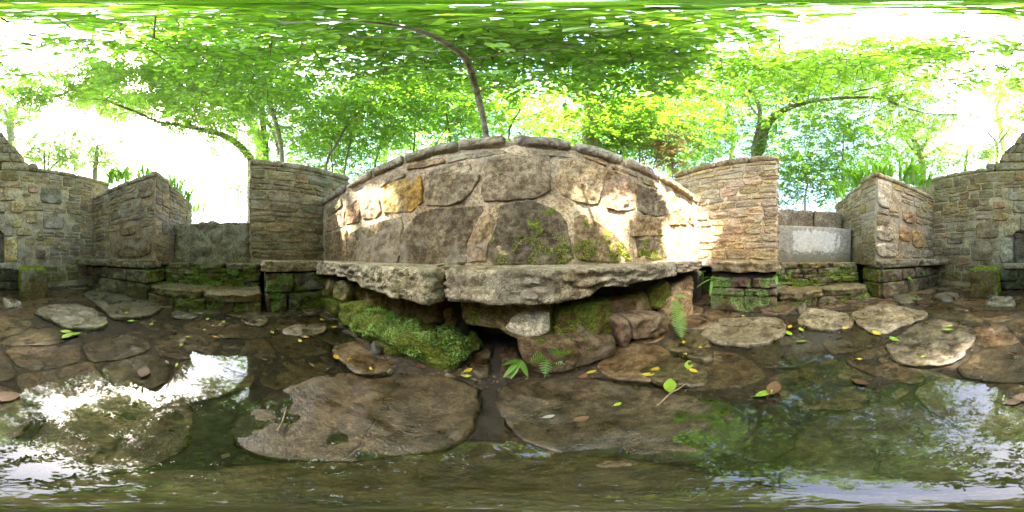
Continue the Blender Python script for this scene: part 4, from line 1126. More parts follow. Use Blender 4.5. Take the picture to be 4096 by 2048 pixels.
# thicket of stems behind the main wall
FRONT = [
 ('low leafy saplings crowding the gap between olive wall and main wall', [(1330,700,3.9,.016),(1325,600,4.0,.012),(1335,520,4.1,.007)], [], [(1200,500,1500,730,4.6,6.4,30,.4)], 'leaf_fresh'),
 ('low leafy saplings crowding the gap between main wall and tan wall', [(2610,700,4.0,.016),(2630,620,4.1,.012),(2640,560,4.2,.007)], [], [(2480,540,2900,720,5.4,7.6,30,.42)], 'leaf_fresh'),
 ('two pale crooked stems crossing above the left half of the main wall', [(1800,570,4.2,.02),(1790,480,4.4,.018),(1770,400,4.5,.015),(1740,310,4.6,.01)], [[(1735,590,4.2,.014),(1790,510,4.3,.012),(1850,430,4.5,.008),(1900,390,4.6,.005)]], [(1620,330,1950,560,4.4,6.0,24,.42)], 'leaf_fresh'),
 ('dark forked stem rising behind the middle of the main wall', [(2035,550,3.6,.018),(2050,490,3.6,.016),(2078,440,3.7,.013),(2060,400,3.7,.009),(2030,370,3.8,.006)], [[(2078,440,3.7,.009),(2120,425,3.8,.006),(2200,430,3.9,.004)]], [(1960,380,2330,560,4.2,6.2,26,.42)], 'leaf'),
 ('slender stem bowing right above the gap left of the main wall', [(1305,665,4.0,.032),(1350,570,4.1,.03),(1385,505,4.2,.027),(1430,455,4.3,.022),(1490,420,4.4,.017),(1600,395,4.6,.008)], [[(1385,505,4.2,.012),(1440,480,4.4,.008),(1530,440,4.6,.004)]], [(1280,320,1640,520,4.4,6.2,34,.45)], 'leaf'),
 ('upright dark stem above the left end of the main wall', [(1375,720,4.4,.022),(1395,590,4.5,.02),(1410,520,4.7,.014),(1440,430,4.9,.008)], [[(1395,600,4.5,.01),(1450,560,4.6,.006)]], [(1360,500,1640,720,4.8,7.0,30,.42)], 'leaf'),
 ('leaning dark stem in the thicket behind the main wall', [(1500,680,5.2,.03),(1520,590,5.3,.026),(1560,500,5.5,.018),(1600,420,5.7,.01)], [], [(1560,450,1900,640,5.4,8.0,30,.5)], 'leaf'),
 ('thin upright stem with dense leaves behind the wall', [(1655,620,5.0,.022),(1660,520,5.1,.018),(1650,430,5.2,.01)], [], [(1500,300,1800,470,4.6,6.5,26,.45)], 'leaf_fresh'),
 ('leafy sapling behind the right half of the main wall', [(2480,640,4.0,.018),(2500,540,4.1,.014),(2530,450,4.3,.009)], [[(2500,545,4.1,.008),(2560,510,4.2,.005)]], [(2420,380,2720,560,4.4,6.0,26,.42)], 'leaf_fresh'),
 ('arching bare stem over the right end of the main wall', [(2560,600,4.2,.016),(2590,545,4.2,.014),(2660,512,4.3,.011),(2760,515,4.5,.008),(2860,545,4.7,.004)], [[(2570,585,4.2,.008),(2620,570,4.3,.006),(2700,610,4.4,.003)]], [(2500,480,2900,640,5.0,7.0,22,.4)], 'leaf'),
 ('leaning dark branch tree right of the ivy trunk', [(3010,640,6.2,.07),(3040,470,6.3,.06),(3020,390,6.4,.05),(2960,330,6.5,.035),(2900,300,6.6,.02)], [], [(2680,230,3020,520,5.8,8.0,40,.55),(2760,480,3130,650,6.5,9,30,.5)], 'leaf'),
]
for lab, tk, lm, bx, lf in FRONT:
    tree('slim_tree', lab, 'tree', rooted(tk), [path(l) for l in lm], blobs_px(bx, rb), lf, 170, .08, group='slim trees behind the main wall')
# far green backing of the wood ahead
for k, (x0, x1, lab) in enumerate([(1330, 1750, 'dense leafy wood filling the gap left of the main wall'), (1750, 2250, 'dense leafy wood straight behind the main wall'), (2250, 2750, 'dense leafy wood behind the right half of the main wall'), (2700, 3150, 'dense leafy wood behind the tan right wall')]):
    xm = (x0+x1)/2
    tree('woodland_tree', lab, 'tree', rooted([(xm, 640, 9.5, .12), (xm+10, 540, 9.6, .1), (xm-15, 440, 9.8, .06), (xm, 330, 10.2, .03)]), [], blobs_px([(x0-40, 330, x1+40, 560, 8.5, 12.5, 22, .85), (x0-60, 540, x1+60, 730, 7.5, 10.5, 34, .62)], rb), 'leaf', 190, .11, twigs=False, group='woodland trees behind the main wall', twig=.5)
# ivy-clad old trunk
tree('ivy_trunk', 'thick broken trunk wrapped in dry ivy stems behind the main wall', 'tree',
     rooted([(2360,620,3.96,0.1782),(2365,520,4.03,0.1584),(2372,430,4.09,0.1386),(2340,375,4.16,0.1320),(2290,335,4.29,0.0990)]), [path([(2372,425,4.09,0.0660),(2420,400,4.16,0.0396),(2470,385,4.29,0.0198)]),
      path([(2320,600,3.80,0.0119),(2345,520,3.86,0.0106),(2350,440,3.93,0.0092),(2320,380,3.99,0.0066)]), path([(2395,600,3.80,0.0106),(2380,520,3.86,0.0092),(2398,450,3.93,0.0079),(2360,400,3.99,0.0066)])],
     blobs_px([(2420,360,2600,600,4.0,4.8,12,.28)], rb), 'leaf', 300, .08, bark='bark_light')
tree('dead_shrub', 'shrub with red brown dead leaves right of the main wall', 'shrub', rooted([(2690,650,4.29,0.0132),(2680,600,4.29,0.0099),(2700,560,4.36,0.0066)]), [], blobs_px([(2600,550,2740,650,4.0,4.6,6,.2)], rb), 'leaf_red', 260, .07)
# left lobe: pale stem beside the left wall
tree('pale_stem_tree', 'pale slender trunk rising beside the olive grey wall', 'tree',
     rooted([(1128,640,4.2,.055),(1115,540,4.3,.05),(1085,430,4.4,.045),(1060,350,4.4,.04),(1020,280,4.3,.034),(965,238,4.2,.026),(850,225,4.2,.016),(700,235,4.4,.008)]),
     [path([(1115,620,4.3,.03),(1090,520,4.5,.024),(1040,470,4.6,.016),(1000,450,4.8,.008)]), path([(1120,600,4.2,.012),(1080,560,4.1,.009),(1030,535,4.1,.006)]), path([(965,238,4.2,.014),(1080,230,4.0,.01),(1250,210,3.9,.005)])],
     blobs_px([(480,140,1180,330,4.5,5.8,44,.5),(760,300,1240,430,4.6,5.8,26,.5)], rb), 'leaf', 220, .088, bark='bark_light')
tree('dark_trunk_tree', 'straight dark trunk behind the olive grey wall', 'tree', rooted([(1064,640,6.5,.11),(1060,560,6.6,.10),(1050,480,6.7,.09),(1045,400,6.8,.06)]), [path([(1050,480,6.7,.04),(980,430,6.6,.025),(900,400,6.6,.012)])],
     blobs_px([(900,420,1330,640,6.0,8.0,40,.55),(1010,520,1420,690,5.6,7.6,30,.42),(640,360,1000,470,5.6,7.2,30,.5)], rb), 'leaf_fresh', 180, .085)
sunb = []  # crown blobs added towards the sun, aimed to keep the courtyard in shade
for q_ in range(250):
    tg = np.array([rb.uniform(-2.6, 2.6), rb.uniform(-3.6, .9), rb.uniform(0, .5)])
    if q_ % 4 == 0: tg = np.array([2.2, rb.uniform(-.3, 1.2), rb.uniform(.5, 2.2)])
    elif q_ % 9 == 0: tg = np.array([rb.uniform(1.9, 2.6), rb.uniform(-2.6, -.2), rb.uniform(.5, 2.0)])
    sunb.append((Vector(tg+SUN*rb.uniform(18, 23)), .55*rb.uniform(.8, 1.3)))
oc = Vector(np.array([0, -1.2, .3])+SUN*20)
tree('sun_block_oak', 'added tall oak behind the olive wall, its high crown placed to block the sun', 'tree',
     rooted([(1040,640,12,.34),(1035,560,12.4,.3),(1000,480,13,.26),(920,430,14,.2),(800,400,15.5,.15),(690,385,17.5,.1)])+[(oc, .04)],
     [path([(920,430,14,.1),(860,370,14.5,.07),(820,310,15,.03)]), path([(690,385,17.5,.06),(640,330,18,.04),(600,290,18.5,.015)])],
     sunb+blobs_px([(760,260,1020,420,13,16,22,.8)], rb), 'leaf_oak', 230, .12, twigs=False, twig=.4)
tree('leaning_tree', 'big limb reaching low across the left sky from behind the olive wall', 'tree',
     rooted([(1005,665,6.8,.15),(990,620,6.8,.14),(950,575,6.7,.125),(890,540,6.6,.11),(800,517,6.5,.085),(710,500,6.4,.065),(640,490,6.3,.055),(560,455,6.2,.045),(470,420,6.2,.036),(420,402,6.2,.03),(330,393,6.3,.022),(220,390,6.5,.012)]),
     [path([(420,402,6.2,.022),(455,370,6.2,.016),(470,335,6.3,.009)]), path([(780,515,6.5,.05),(740,470,6.7,.04),(705,410,7.0,.03),(715,330,7.2,.014)]), path([(640,490,6.3,.02),(600,500,6.2,.008)]), path([(420,402,6.2,.016),(380,330,6.3,.01),(330,290,6.5,.005)]),
      path([(250,390,6.4,.012),(180,365,6.6,.008),(120,360,6.8,.004)])],
     blobs_px([(540,430,960,520,6.0,7.2,22,.4),(60,330,480,420,6.0,7.4,20,.34),(300,270,560,330,6.0,7.0,9,.32),(780,520,900,600,6.2,6.9,5,.28),(560,330,800,440,6.2,8.0,20,.5)], rb), 'leaf_oak', 220, .085)
for k, pts in enumerate([[(985,650,6,.018),(910,640,5.9,.014),(860,665,5.9,.006)], [(985,655,6,.016),(900,690,5.9,.012),(865,725,5.9,.008),(860,760,6,.004)]]):
    pp = path(pts)
    V, F = tube([p for p, _ in pp], [q for _, q in pp], 6, 4)
    o = mkobj('bare_branch', V, F, M['bark'], None, loc=pp[0][0])
    tag(o, ['short bare branch poking out left of the olive wall, upper one', 'bare drooping branch poking out left of the olive wall, lower one'][k], 'branch')
tree('hedge_bush', 'pale leafy bush seen through the left opening beside the olive wall', 'bush', rooted([(960,860,8.0,.04),(955,800,8,.03),(950,740,8.1,.02)]), [], blobs_px([(900,700,1010,860,7.5,8.6,11,.4)], rb), 'leaf_washed_out', 300, .09)
# right side: the big ivy-footed oak
tree('spreading_oak', 'big spreading oak with ivy on its trunk and long limbs reaching right', 'tree',
     rooted([(3025,650,6.8,0.1872),(3040,600,6.8,0.1728),(3055,530,6.8,0.1584),(3085,475,6.8,0.1368),(3140,440,6.7,0.1080),(3210,412,6.6,0.0864),(3300,398,6.5,0.0720),(3400,390,6.4,0.0612),(3520,393,6.4,0.0468),(3620,430,6.4,0.0360),(3720,455,6.5,0.0252),(3850,458,6.6,0.0108)]),
     [path([(3085,475,6.8,0.0792),(3150,430,6.8,0.0720),(3200,375,6.8,0.0612),(3255,328,6.8,0.0540),(3340,320,6.8,0.0432),(3360,300,6.8,0.0360),(3352,270,6.8,0.0288),(3375,225,6.9,0.0180),(3480,190,7,0.0072)]),
      path([(3360,390,6.4,0.0360),(3420,368,6.4,0.0302),(3500,350,6.4,0.0252),(3570,325,6.4,0.0202),(3690,325,6.5,0.0144),(3800,340,6.6,0.0058)]),
      path([(3350,290,6.8,0.0216),(3450,250,6.8,0.0180),(3600,262,6.8,0.0144),(3700,230,6.9,0.0101),(3790,220,7,0.0043)]),
      path([(3540,395,6.4,0.0216),(3630,375,6.5,0.0173),(3730,390,6.6,0.0115),(3800,430,6.7,0.0043)]),
      path([(3560,330,6.4,0.0144),(3620,270,6.6,0.0101),(3660,300,6.7,0.0043)]),
      path([(3060,500,6.8,0.0432),(3000,420,6.9,0.0288),(2990,360,7,0.0144)])],
     blobs_px([(2960,280,3330,470,7.0,9.0,44,.6),(3100,170,3650,310,6.9,8.8,46,.6),(3300,320,3700,470,6.7,8.6,30,.55),(3550,200,3880,420,6.8,8.6,30,.5),(3700,430,3900,520,6.6,8.2,10,.4),(3180,430,3650,540,6.0,8.6,30,.5),(3100,200,3700,420,5.6,6.4,10,.4),(2980,500,3090,640,6.3,6.9,7,.2)], rb), 'leaf_oak', 185, .08)
tree('leafy_shrub', 'large leafy shrub above the right opening behind the whitewashed slab', 'shrub', rooted([(3370,700,5.2,.03),(3372,600,5.3,.025),(3375,520,5.4,.015)]), [path([(3372,620,5.3,.012),(3300,570,5.4,.006)])],
     blobs_px([(3130,480,3600,720,5.4,7.6,44,.5)], rb), 'leaf_fresh', 190, .09)
tree('bright_shrub', 'bright green low shrub filling the right opening', 'shrub', rooted([(3220,800,4.6,.03),(3230,740,4.7,.02),(3240,690,4.8,.01)]), [], blobs_px([(3110,620,3420,820,4.8,7.0,40,.4),(3100,720,3420,860,6.0,9.0,26,.45)], rb), 'leaf_fresh', 220, .08)
BACK = [
 ('pale branching tree beyond the right end of the back wall', [(3690,690,10.5,.2),(3680,620,10.6,.18),(3665,580,10.7,.15),(3640,540,10.8,.1),(3605,500,11,.05)], [[(3680,610,10.6,.11),(3710,560,10.8,.09),(3712,510,11,.05)], [(3690,640,10.5,.1),(3650,600,10.5,.07),(3615,550,10.6,.04),(3590,520,10.8,.02)]], [(3480,470,3760,610,10,13,26,.75),(3440,600,3800,710,9,12,26,.6)], 'bark'),
 ('pale round leafed tree right of the gable', [(3860,690,11,.1),(3865,640,11,.08),(3870,600,11.2,.04)], [], [(3790,560,3960,690,10.5,12.5,15,.6)], 'bark'),
 ('dark twisted oak close right of the gable', [(3985,690,12,.12),(3990,620,12,.1),(3985,570,12,.08),(3950,530,12.2,.05)], [[(3988,580,12,.06),(4020,540,12.2,.05),(4050,500,12.4,.03)], [(3985,570,12,.05),(4010,520,12.1,.03)]], [(3960,460,4110,560,11.5,13,9,.5),(3930,580,4000,640,11.5,12.5,5,.4)], 'bark'),
 ('tall pale tree behind the left shoulder of the gable', [(48,680,11,.24),(46,580,11,.22),(40,480,11.2,.19),(60,430,11.4,.12),(100,400,11.6,.06)], [[(40,480,11.2,.12),(10,430,11.4,.08),(-30,400,11.6,.04)], [(46,540,11,.06),(80,555,10.8,.05),(100,535,10.7,.02)]], [(-90,300,230,400,11,13.5,15,.65),(0,450,210,530,10.4,12,11,.55)], 'bark_light'),
 ('far pale tree seen past the right side of the gable', [(4020,690,16,.25),(4000,500,16,.2),(3985,440,16,.12),(4010,380,16,.05)], [[(3990,450,16,.1),(4060,430,16,.06),(4090,390,16,.02)]], [(3940,290,4130,420,15,18,13,.9)], 'bark_light'),
 ('pale multi stemmed bush left of the gable', [(180,700,9,.05),(178,640,9,.045),(176,570,9.1,.02)], [[(190,700,9,.04),(195,640,9,.03),(200,570,9.1,.015)], [(185,690,9,.05),(240,640,9,.04),(275,620,9.1,.02)], [(150,690,9,.03),(140,640,9,.02),(110,615,9,.01)]], [(110,540,290,690,8.6,10.2,20,.42)], 'bark'),
 ('pale ivy covered tree beyond the left end of the back wall', [(380,700,11,.16),(385,640,11,.13),(390,580,11.2,.07)], [[(300,690,11,.08),(295,640,11,.07),(285,610,11.1,.04)]], [(300,550,480,700,10.5,13,28,.65)], 'bark'),
]
for lab, tk, lm, bx, bk in BACK:
    tree('background_tree', lab, 'tree', rooted(tk), [path(l) for l in lm], blobs_px(bx, rb), 'leaf_washed_out', 300, .12, bark=bk, group='trees beyond the back wall', twig=.4)

# ------------------------------------------------------------------ strap-leaved plants
def blade(p, az, L, w_, arch, rr, tw=0):
    n = 7; V = []; F = []
    d = Vector((math.cos(az), math.sin(az), 0)); s = Vector((-math.sin(az), math.cos(az), 0)); q = Vector(p); el = math.radians(rr.uniform(66, 86))
    for i in range(n+1):
        f = i/n; hw = w_*.5*(min(1, .55+f*2) if f < .5 else max(.02, 1-(f-.5)*2)**.7)
        e = el-arch*f*f*1.6
        V += [q-s*hw, q+s*hw]
        q = q+(d*math.cos(e)+Vector((0, 0, 1))*math.sin(e))*(L/n)
    for i in range(n): F.append((2*i, 2*i+1, 2*i+3, 2*i+2))
    return V, F
def clump(name, p, n, L, label, seed, group, w_=.03, spread=.25, bias=None):
    rr = random.Random(seed); root = empty(name, p, label, 'plant', group)
    for i in range(n):
        az = rr.uniform(0, 2*math.pi) if bias is None or rr.random() < .35 else bias+rr.uniform(-1, 1)
        q = Vector(p)+Vector((rr.uniform(-1, 1)*spread*.5, rr.uniform(-1, 1)*spread*.5, 0))
        V, F = blade(q, az, L*rr.uniform(.6, 1.15), w_*rr.uniform(.6, 1.1), rr.uniform(.8, 2.3), rr)
        mkobj('leaf', V, F, M['blade'], root, attr=[rr.random()]*len(V), loc=tuple(q))
    return root
def gz(p): return p
for k, (x, y, d_, L, n, lab, bias) in enumerate([
    (3420, 745, 3.6, .62, 34, 'lush strap-leaved lily left of the corner of the right low wall', 2.2), (3480, 735, 3.7, .6, 32, 'strap-leaved lily at the corner of the right low wall', 2.0),
    (3545, 725, 3.5, .55, 30, 'strap-leaved lily just right of the low wall corner', 2.3), (3635, 735, 3.5, .66, 38, 'tallest arching lily above the orange-stained wall', 2.4), (3680, 745, 3.6, .5, 20, 'drooping lily by the right end of the back wall', 2.6),
    (3370, 790, 3.8, .5, 26, 'lily clump lowest beside the right opening', 1.9),
    (455, 735, 3.7, .5, 24, 'strap-leaved lily beyond the left low wall near the back wall', .8), (500, 725, 3.6, .5, 26, 'strap-leaved lily behind the middle of the left low wall', .8), (585, 722, 3.5, .46, 22, 'strap-leaved lily behind the rounded corner of the left low wall', .7),
    (690, 770, 3.5, .46, 26, 'fine arching grass tuft beside the left low wall top', 1.2), (735, 810, 3.7, .46, 26, 'fine arching grass tuft above the left sill', 1.0), (790, 850, 4.2, .42, 22, 'low grass tuft behind the left sill block', 1.2)]):
    clump('lily_plant' if k < 9 else 'grass_tuft', P(x, y, d_), n if k < 9 else n*2, L if k < 9 else L*1.15, lab, 400+k, 'strap-leaved plants on the banks', .046 if k < 9 else .03, .3, bias)

# ------------------------------------------------------------------ ferns
def frond(root, p, d, up, L, w_, n, rr, sag=.5, mat='fern'):
    """one frond: rachis plus paired pinnae in one mesh"""
    d = Vector(d).normalized(); up = Vector(up).normalized(); s = d.cross(up).normalized()
    V, F = [], []; q = Vector(p)
    for i in range(n):
        f = i/(n-1)
        dd = (d+Vector((0, 0, -1))*sag*f).normalized(); nn = s.cross(dd).normalized()
        if nn.dot(up) < 0: nn = -nn
        q2 = q+dd*(L/n)
        b0 = len(V); V += [q-s*.0018, q+s*.0018, q2+s*.0015, q2-s*.0015]; F.append((b0, b0+1, b0+2, b0+3))
        wl = w_*(math.sin(math.pi*min(1, .16+f*.84))**.75)*(1 if i > 1 else .4)
        for sg in (-1, 1):
            t_ = (s*sg*.93+dd*.36+nn*rr.uniform(-.05, .15)).normalized(); b0 = len(V)
            hw = dd*(L/n)*.45
            m = 5
            for k in range(m+1):
                g = k/m; c_ = q+t_*wl*g-nn*wl*.12*g*g
                tooth = (1-g)**.6*(.72+.28*(k % 2))
                V += [c_-hw*tooth, c_+hw*tooth]
            for k in range(m): F.append((b0+2*k, b0+2*k+1, b0+2*k+3, b0+2*k+2))
        q = q2
    o = mkobj('frond', V, F, M[mat], root, attr=[rr.random()]*len(V), smooth=False)
    return o
rr = random.Random(77)
p0 = onY(2705, 1195, .74)
f1 = empty('fern', p0, 'bright fern frond hanging at the right end of the long bench', 'fern')
frond(f1, p0, (-.27, -.22, -.22), (-.3, -.5, .8), .40, .085, 22, rr, .12)
frond(f1, p0+Vector((-.03, .0, .03)), (.2, -.5, .1), (-.2, -.6, .8), .12, .03, 10, rr, .6)
p0 = onY(1560, 1245, .84)
f2 = empty('fern', p0, 'small pale fern sprouting above the moss of the boulder', 'fern')
for dx, dz, L in ((-.6, .25, .2), (.35, -.1, .18), (-.2, -.35, .16), (.8, .3, .15), (0, .7, .14), (-.9, -.1, .15)): frond(f2, p0, (dx, -.6, dz), (0, -.5, .9), L, .032, 12, rr, .5)
p0 = onY(2190, 1425, .70)
f3 = empty('fern', p0, 'small fern on the moss right of the drain', 'fern')
frond(f3, p0, (.25, -.45, .55), (0, -.8, .5), .16, .045, 11, rr, .6); frond(f3, p0, (-.5, -.4, .35), (0, -.8, .5), .13, .04, 10, rr, .6); frond(f3, p0, (-.2, -.6, -.2), (0, -.7, .6), .12, .035, 9, rr, .6); frond(f3, p0, (.6, -.5, -.1), (0, -.7, .6), .09, .03, 8, rr, .5)
def tongue(name, p, lst, label, cat='plant', w_=.035):
    root = empty(name, p, label, cat)
    for (dx, dy, dz, L) in lst:
        d = Vector((dx, dy, dz)).normalized(); up = Vector((0, 0, 1)) if abs(d.z) < .8 else Vector((0, -1, 0)); s = d.cross(up).normalized(); q = Vector(p)
        V, F = [], []
        for i in range(8):
            f = i/7; hw = w_*.5*math.sin(math.pi*(.12+.86*f))**.7
            V += [q-s*hw, q+s*hw]; q = q+(d+Vector((0, 0, -.55))*f)*(L/7)
        for i in range(7): F.append((2*i, 2*i+1, 2*i+3, 2*i+2))
        mkobj('leaf', V, F, M['fern'], root, attr=[rr.random()]*len(V))
    return root
tongue('hart_tongue', onX(2850, 1115, 1.78), [(-.5, .4, -.1, .2), (-.5, -.6, .2, .26), (-.6, -.1, -.5, .2), (-.4, .8, -.3, .2), (-.5, -.25, .4, .14), (-.5, .5, .3, .14)], 'strap-leaved fern sprouting from the base under the tan wall')
tongue('hart_tongue', onX(3105, 1100, 1.78), [(-.5, .3, -.2, .1), (-.4, -.3, .5, .12), (-.5, 0, -.5, .1)], 'small fern at the right end of the bench under the tan wall')
tongue('wall_plant', onX(2815, 1085, 1.85), [(-.5, .2, -.2, .09), (-.5, -.3, .2, .1), (-.4, .5, -.5, .1), (-.5, -.1, -.8, .12)], 'light green leafy sprig where the long bench meets the tan wall')
tongue('wall_plant', onX(3635, 1105, 1.76), [(-.5, .3, .2, .1), (-.5, -.3, .1, .1), (-.6, 0, -.4, .1), (-.5, .5, -.2, .09)], 'green sprig on the base of the orange-stained wall')
tongue('wall_plant', onX(3690, 1085, 1.74), [(-.5, .3, .2, .08), (-.5, -.3, .1, .08), (-.6, 0, -.4, .08)], 'small sprig further right on the base of the orange-stained wall')
tongue('wall_plant', onY(2080, 1440, .68), [(-.5, -.5, -.3, .1), (-.6, -.3, .1, .08), (-.4, -.6, -.6, .09), (.3, -.5, -.6, .08)], 'glossy leafed seedling on the moss beside the drain', w_=.028)

# ------------------------------------------------------------------ fallen leaves and twigs
def fallen(px, py, L, az, kind, label, z=None, curl=.2, asp=.45, tilt=.0, group=None, oak=False):
    rr_ = random.Random(int(px*7+py)); 
    zz = .012 if z is None else z
    p = onZ(px, py, zz)
    n = 8; V = []; F = []
    d = Vector((math.cos(az), math.sin(az), tilt)); s = Vector((-math.sin(az), math.cos(az), rr_.uniform(-.2, .2)))
    L = L
    for i in range(n+1):
        f = i/n; hw = L*asp*.5*math.sin(math.pi*min(.97, f*.97+.02))**.75
        if oak: hw *= 1+.45*math.sin(f*19)
        z_ = curl*L*((f-.5)**2*1.2)
        c_ = p+d*(f-.5)*L+Vector((0, 0, z_+.003))
        V += [c_-s*hw+Vector((0, 0, hw*curl)), c_, c_+s*hw+Vector((0, 0, hw*curl))]
    for i in range(n):
        a = 3*i; F += [(a, a+1, a+4, a+3), (a+1, a+2, a+5, a+4)]
    b0 = len(V); e = p+d*(-.5)*L+Vector((0, 0, .003+curl*L*.3)); e2 = e-d*L*.22+s*L*.08
    V += [e-s*.0012, e+s*.0012, e2+s*.001, e2-s*.001]; F.append((b0, b0+1, b0+2, b0+3))
    o = mkobj('fallen_leaf', V, F, M[kind], None, loc=tuple(p))
    tag(o, label, 'leaf', group)
Y_, O_, G_, B_, PA, RD = 'f_yellow', 'f_orange', 'f_green', 'f_brown', 'f_pale', 'f_red'
FL = [
 (1872,1484,.05,1.0,Y_,'upper yellow leaf of the pair by the drain channel'), (1866,1506,.042,.2,Y_,'lower yellow leaf of the pair by the drain channel'),
 (1344,1430,.06,-.2,O_,'orange leaf left in the group of three on the silt'), (1398,1443,.055,-.6,O_,'curled orange leaf right in the group of three on the silt'), (1405,1418,.04,.8,B_,'brown leaf topmost in the group of three on the silt'),
 (1483,1477,.03,-.4,Y_,'tiny yellow leaf on the silt below the mossy boulder'), (1680,1468,.06,.3,B_,'pale brown curled leaf touching the base of the mossy boulder'),
 (1225,1349,.05,.2,Y_,'yellow leaf right of the flat stone by the left corner bench'), (1218,1348,.07,.9,B_,'brown leaf lying under a yellow one near the left corner'), (1200,1365,.045,.1,Y_,'yellow leaf nearest the water by the left corner'), (1290,1280,.06,.5,O_,'orange stalked leaf at the foot of the left corner bench'),
 (1090,1331,.045,.3,Y_,'small yellow leaf in the water below the left steps'), (895,1288,.055,.1,G_,'green leaf floating below the left steps'), (830,1278,.06,.0,Y_,'yellow leaf floating below the left steps'),
 (505,1253,.07,.5,G_,'yellow green leaf on the dry dark slab at left'), (523,1285,.07,-.5,G_,'yellow green leaf afloat beside the dark slab at left'), (737,1265,.05,.4,G_,'small green leaf on the little strip of stone below the left steps'),
 (605,1298,.06,.2,G_,'green leaf among debris in the left water'), (408,1302,.05,.3,G_,'green leaf at the tip of the grey rounded slab'), (1040,1283,.07,.3,B_,'brown curled leaf on the small stone below the left steps'),
 (730,1366,.08,.2,B_,'broad brown oak leaf sunk in the left water'), (725,1380,.05,.2,G_,'green leaf beside a brown oak leaf in the left water'), (860,1348,.05,1.2,O_,'orange leaf on a sunken slab in the left water'),
 (575,1490,.10,.5,B_,'large brown leaf sunk in the middle of the left water'),
 (2617,1494,.055,-.5,Y_,'left yellow leaf of the pair on the mossy slab at right'), (2592,1500,.055,-.8,Y_,'curled yellow leaf lowest on the mossy slab at right'), (2625,1478,.055,-.4,Y_,'stalked yellow leaf upper on the mossy slab at right'),
 (2365,1490,.055,.1,Y_,'yellow leaf in front of the brown base stone'), (2755,1462,.085,.4,G_,'long yellow green leaf right of the mossy slab'), (2772,1484,.05,1.3,Y_,'round yellow leaf under a long green leaf at right'),
 (2680,1545,.10,.6,G_,'curved green leaf by the dry twig'), (3058,1575,.075,-.9,G_,'green leaf floating on a large brown leaf at right'), (3095,1555,.10,-.25,B_,'large brown pointed leaf afloat at right'),
 (2800,1393,.04,.3,Y_,'yellow leaf below the hanging fern'), (2740,1420,.04,.1,Y_,'yellow leaf on the floor under the fern'), (2735,1370,.045,.6,Y_,'small yellow leaf between fern and grey slab'),
 (3155,1335,.09,.3,G_,'green leaf lowest of the group beside the grey slabs'), (3205,1320,.08,.1,G_,'pointed green leaf right of the group beside the grey slabs'), (3160,1308,.07,-.4,O_,'yellow orange leaf topmost of the group beside the grey slabs'), (3205,1367,.075,1.4,G_,'upright pointing yellow green leaf in the right water'), (3380,1314,.06,1.3,Y_,'yellow leaf at the edge of the middle grey slab'),
 (3506,1334,.09,.0,Y_,'yellow orange leaf under the pointed grey slab'), (3575,1358,.09,-.1,G_,'pale green leaf in the right water below the pointed slab'), (3790,1320,.09,.5,G_,'green leaf on the rounded slab at right'), (3800,1305,.05,.7,G_,'small green leaf above another on the rounded slab'),
 (2815,1297,.08,.3,B_,'reddish brown leaf at the edge of the speckled grey slab'), (2752,1292,.08,.5,B_,'brown oak leaf below the hanging fern'), (3310,1228,.08,.2,B_,'brown leaf at the foot of the right steps'), (2335,1507,.05,.4,B_,'brown leaf on the mud in front of the drain'),
 (2195,1668,.035,.2,PA,'pale curled leaf on the right drain slab'), (2325,1678,.045,.1,B_,'reddish brown leaf on the right drain slab'), (1845,1618,.025,.4,PA,'tiny pale leaf on the left drain slab'), (2470,1619,.03,.1,G_,'tiny green leaf on the right drain slab'),
 (3440,1530,.07,.5,B_,'brown red leaf drifting in the right water'), (4050,1610,.06,.3,B_,'dark red brown leaf under water near the back'), (20,1590,.11,.2,B_,'wide brown leaf in the water near the back left'),
 (3700,1225,.07,.2,RD,'red petal on the mud below the orange-stained wall'), (3772,1196,.08,.0,RD,'pink red petal by the right mossy block'), (270,1345,.12,.5,G_,'sprig leaf longest of the green spray in the left water'), (300,1338,.1,.1,G_,'sprig leaf pointing right in the green spray of the left water'), (262,1328,.09,-.5,G_,'sprig leaf uppermost in the green spray of the left water'),
]
for (x, y, L, az, kd, lab) in FL:
    p = onZ(x, y, 0)
    z = .004
    for pl, (px, zt, c, ms) in zip(placed, PAVE):
        if inside((p.x, p.y), pl): z = zt*.55+.01
    z = max(z, mud_z(p.x, p.y)+.006)
    fallen(x, y, L, az, kd, lab, z=z, oak='oak' in lab, asp=.5 if kd != B_ else .55)
p = onY(1850, 1052, .9); 
for (x, Yd, L, az, kd, lab) in [(1842, .86, .05, .9, B_, 'reddish brown leaf curled on the bench top'), (2075, .84, .06, .1, B_, 'flat brown leaf on the right bench slab'), (1778, .70, .035, .3, G_, 'green bud at the joint of the bench slabs'), (1290, .86, .07, .2, O_, 'orange leaf at the left end of the long bench')]:
    xx = math.tan((x/4096-.5)*2*math.pi)*Yd
    q = Vector((xx, Yd, .606)); 
    v = q-CAMP; yy = (0.5-math.asin(v.z/v.length)/math.pi)*2048
    fallen(x, yy, L, az, kd, lab, z=.606, curl=.5)
def twig(pts, r0, label, side=None):
    V, F = tube(pts, [r0]+[r0*.8]*(len(pts)-2)+[r0*.35], 6, 5, .3)
    o = mkobj('twig', V, F, M['twig'], None, loc=tuple(pts[0]))
    if side:
        V, F = tube(side, [r0*.5, r0*.4, r0*.2], 5, 4); mkobj('side_shoot', V, F, M['twig'], o)
    tag(o, label, 'twig')
z3 = lambda pts, z: [onZ(x, y, z) for x, y in pts]
lr = random.Random(88)
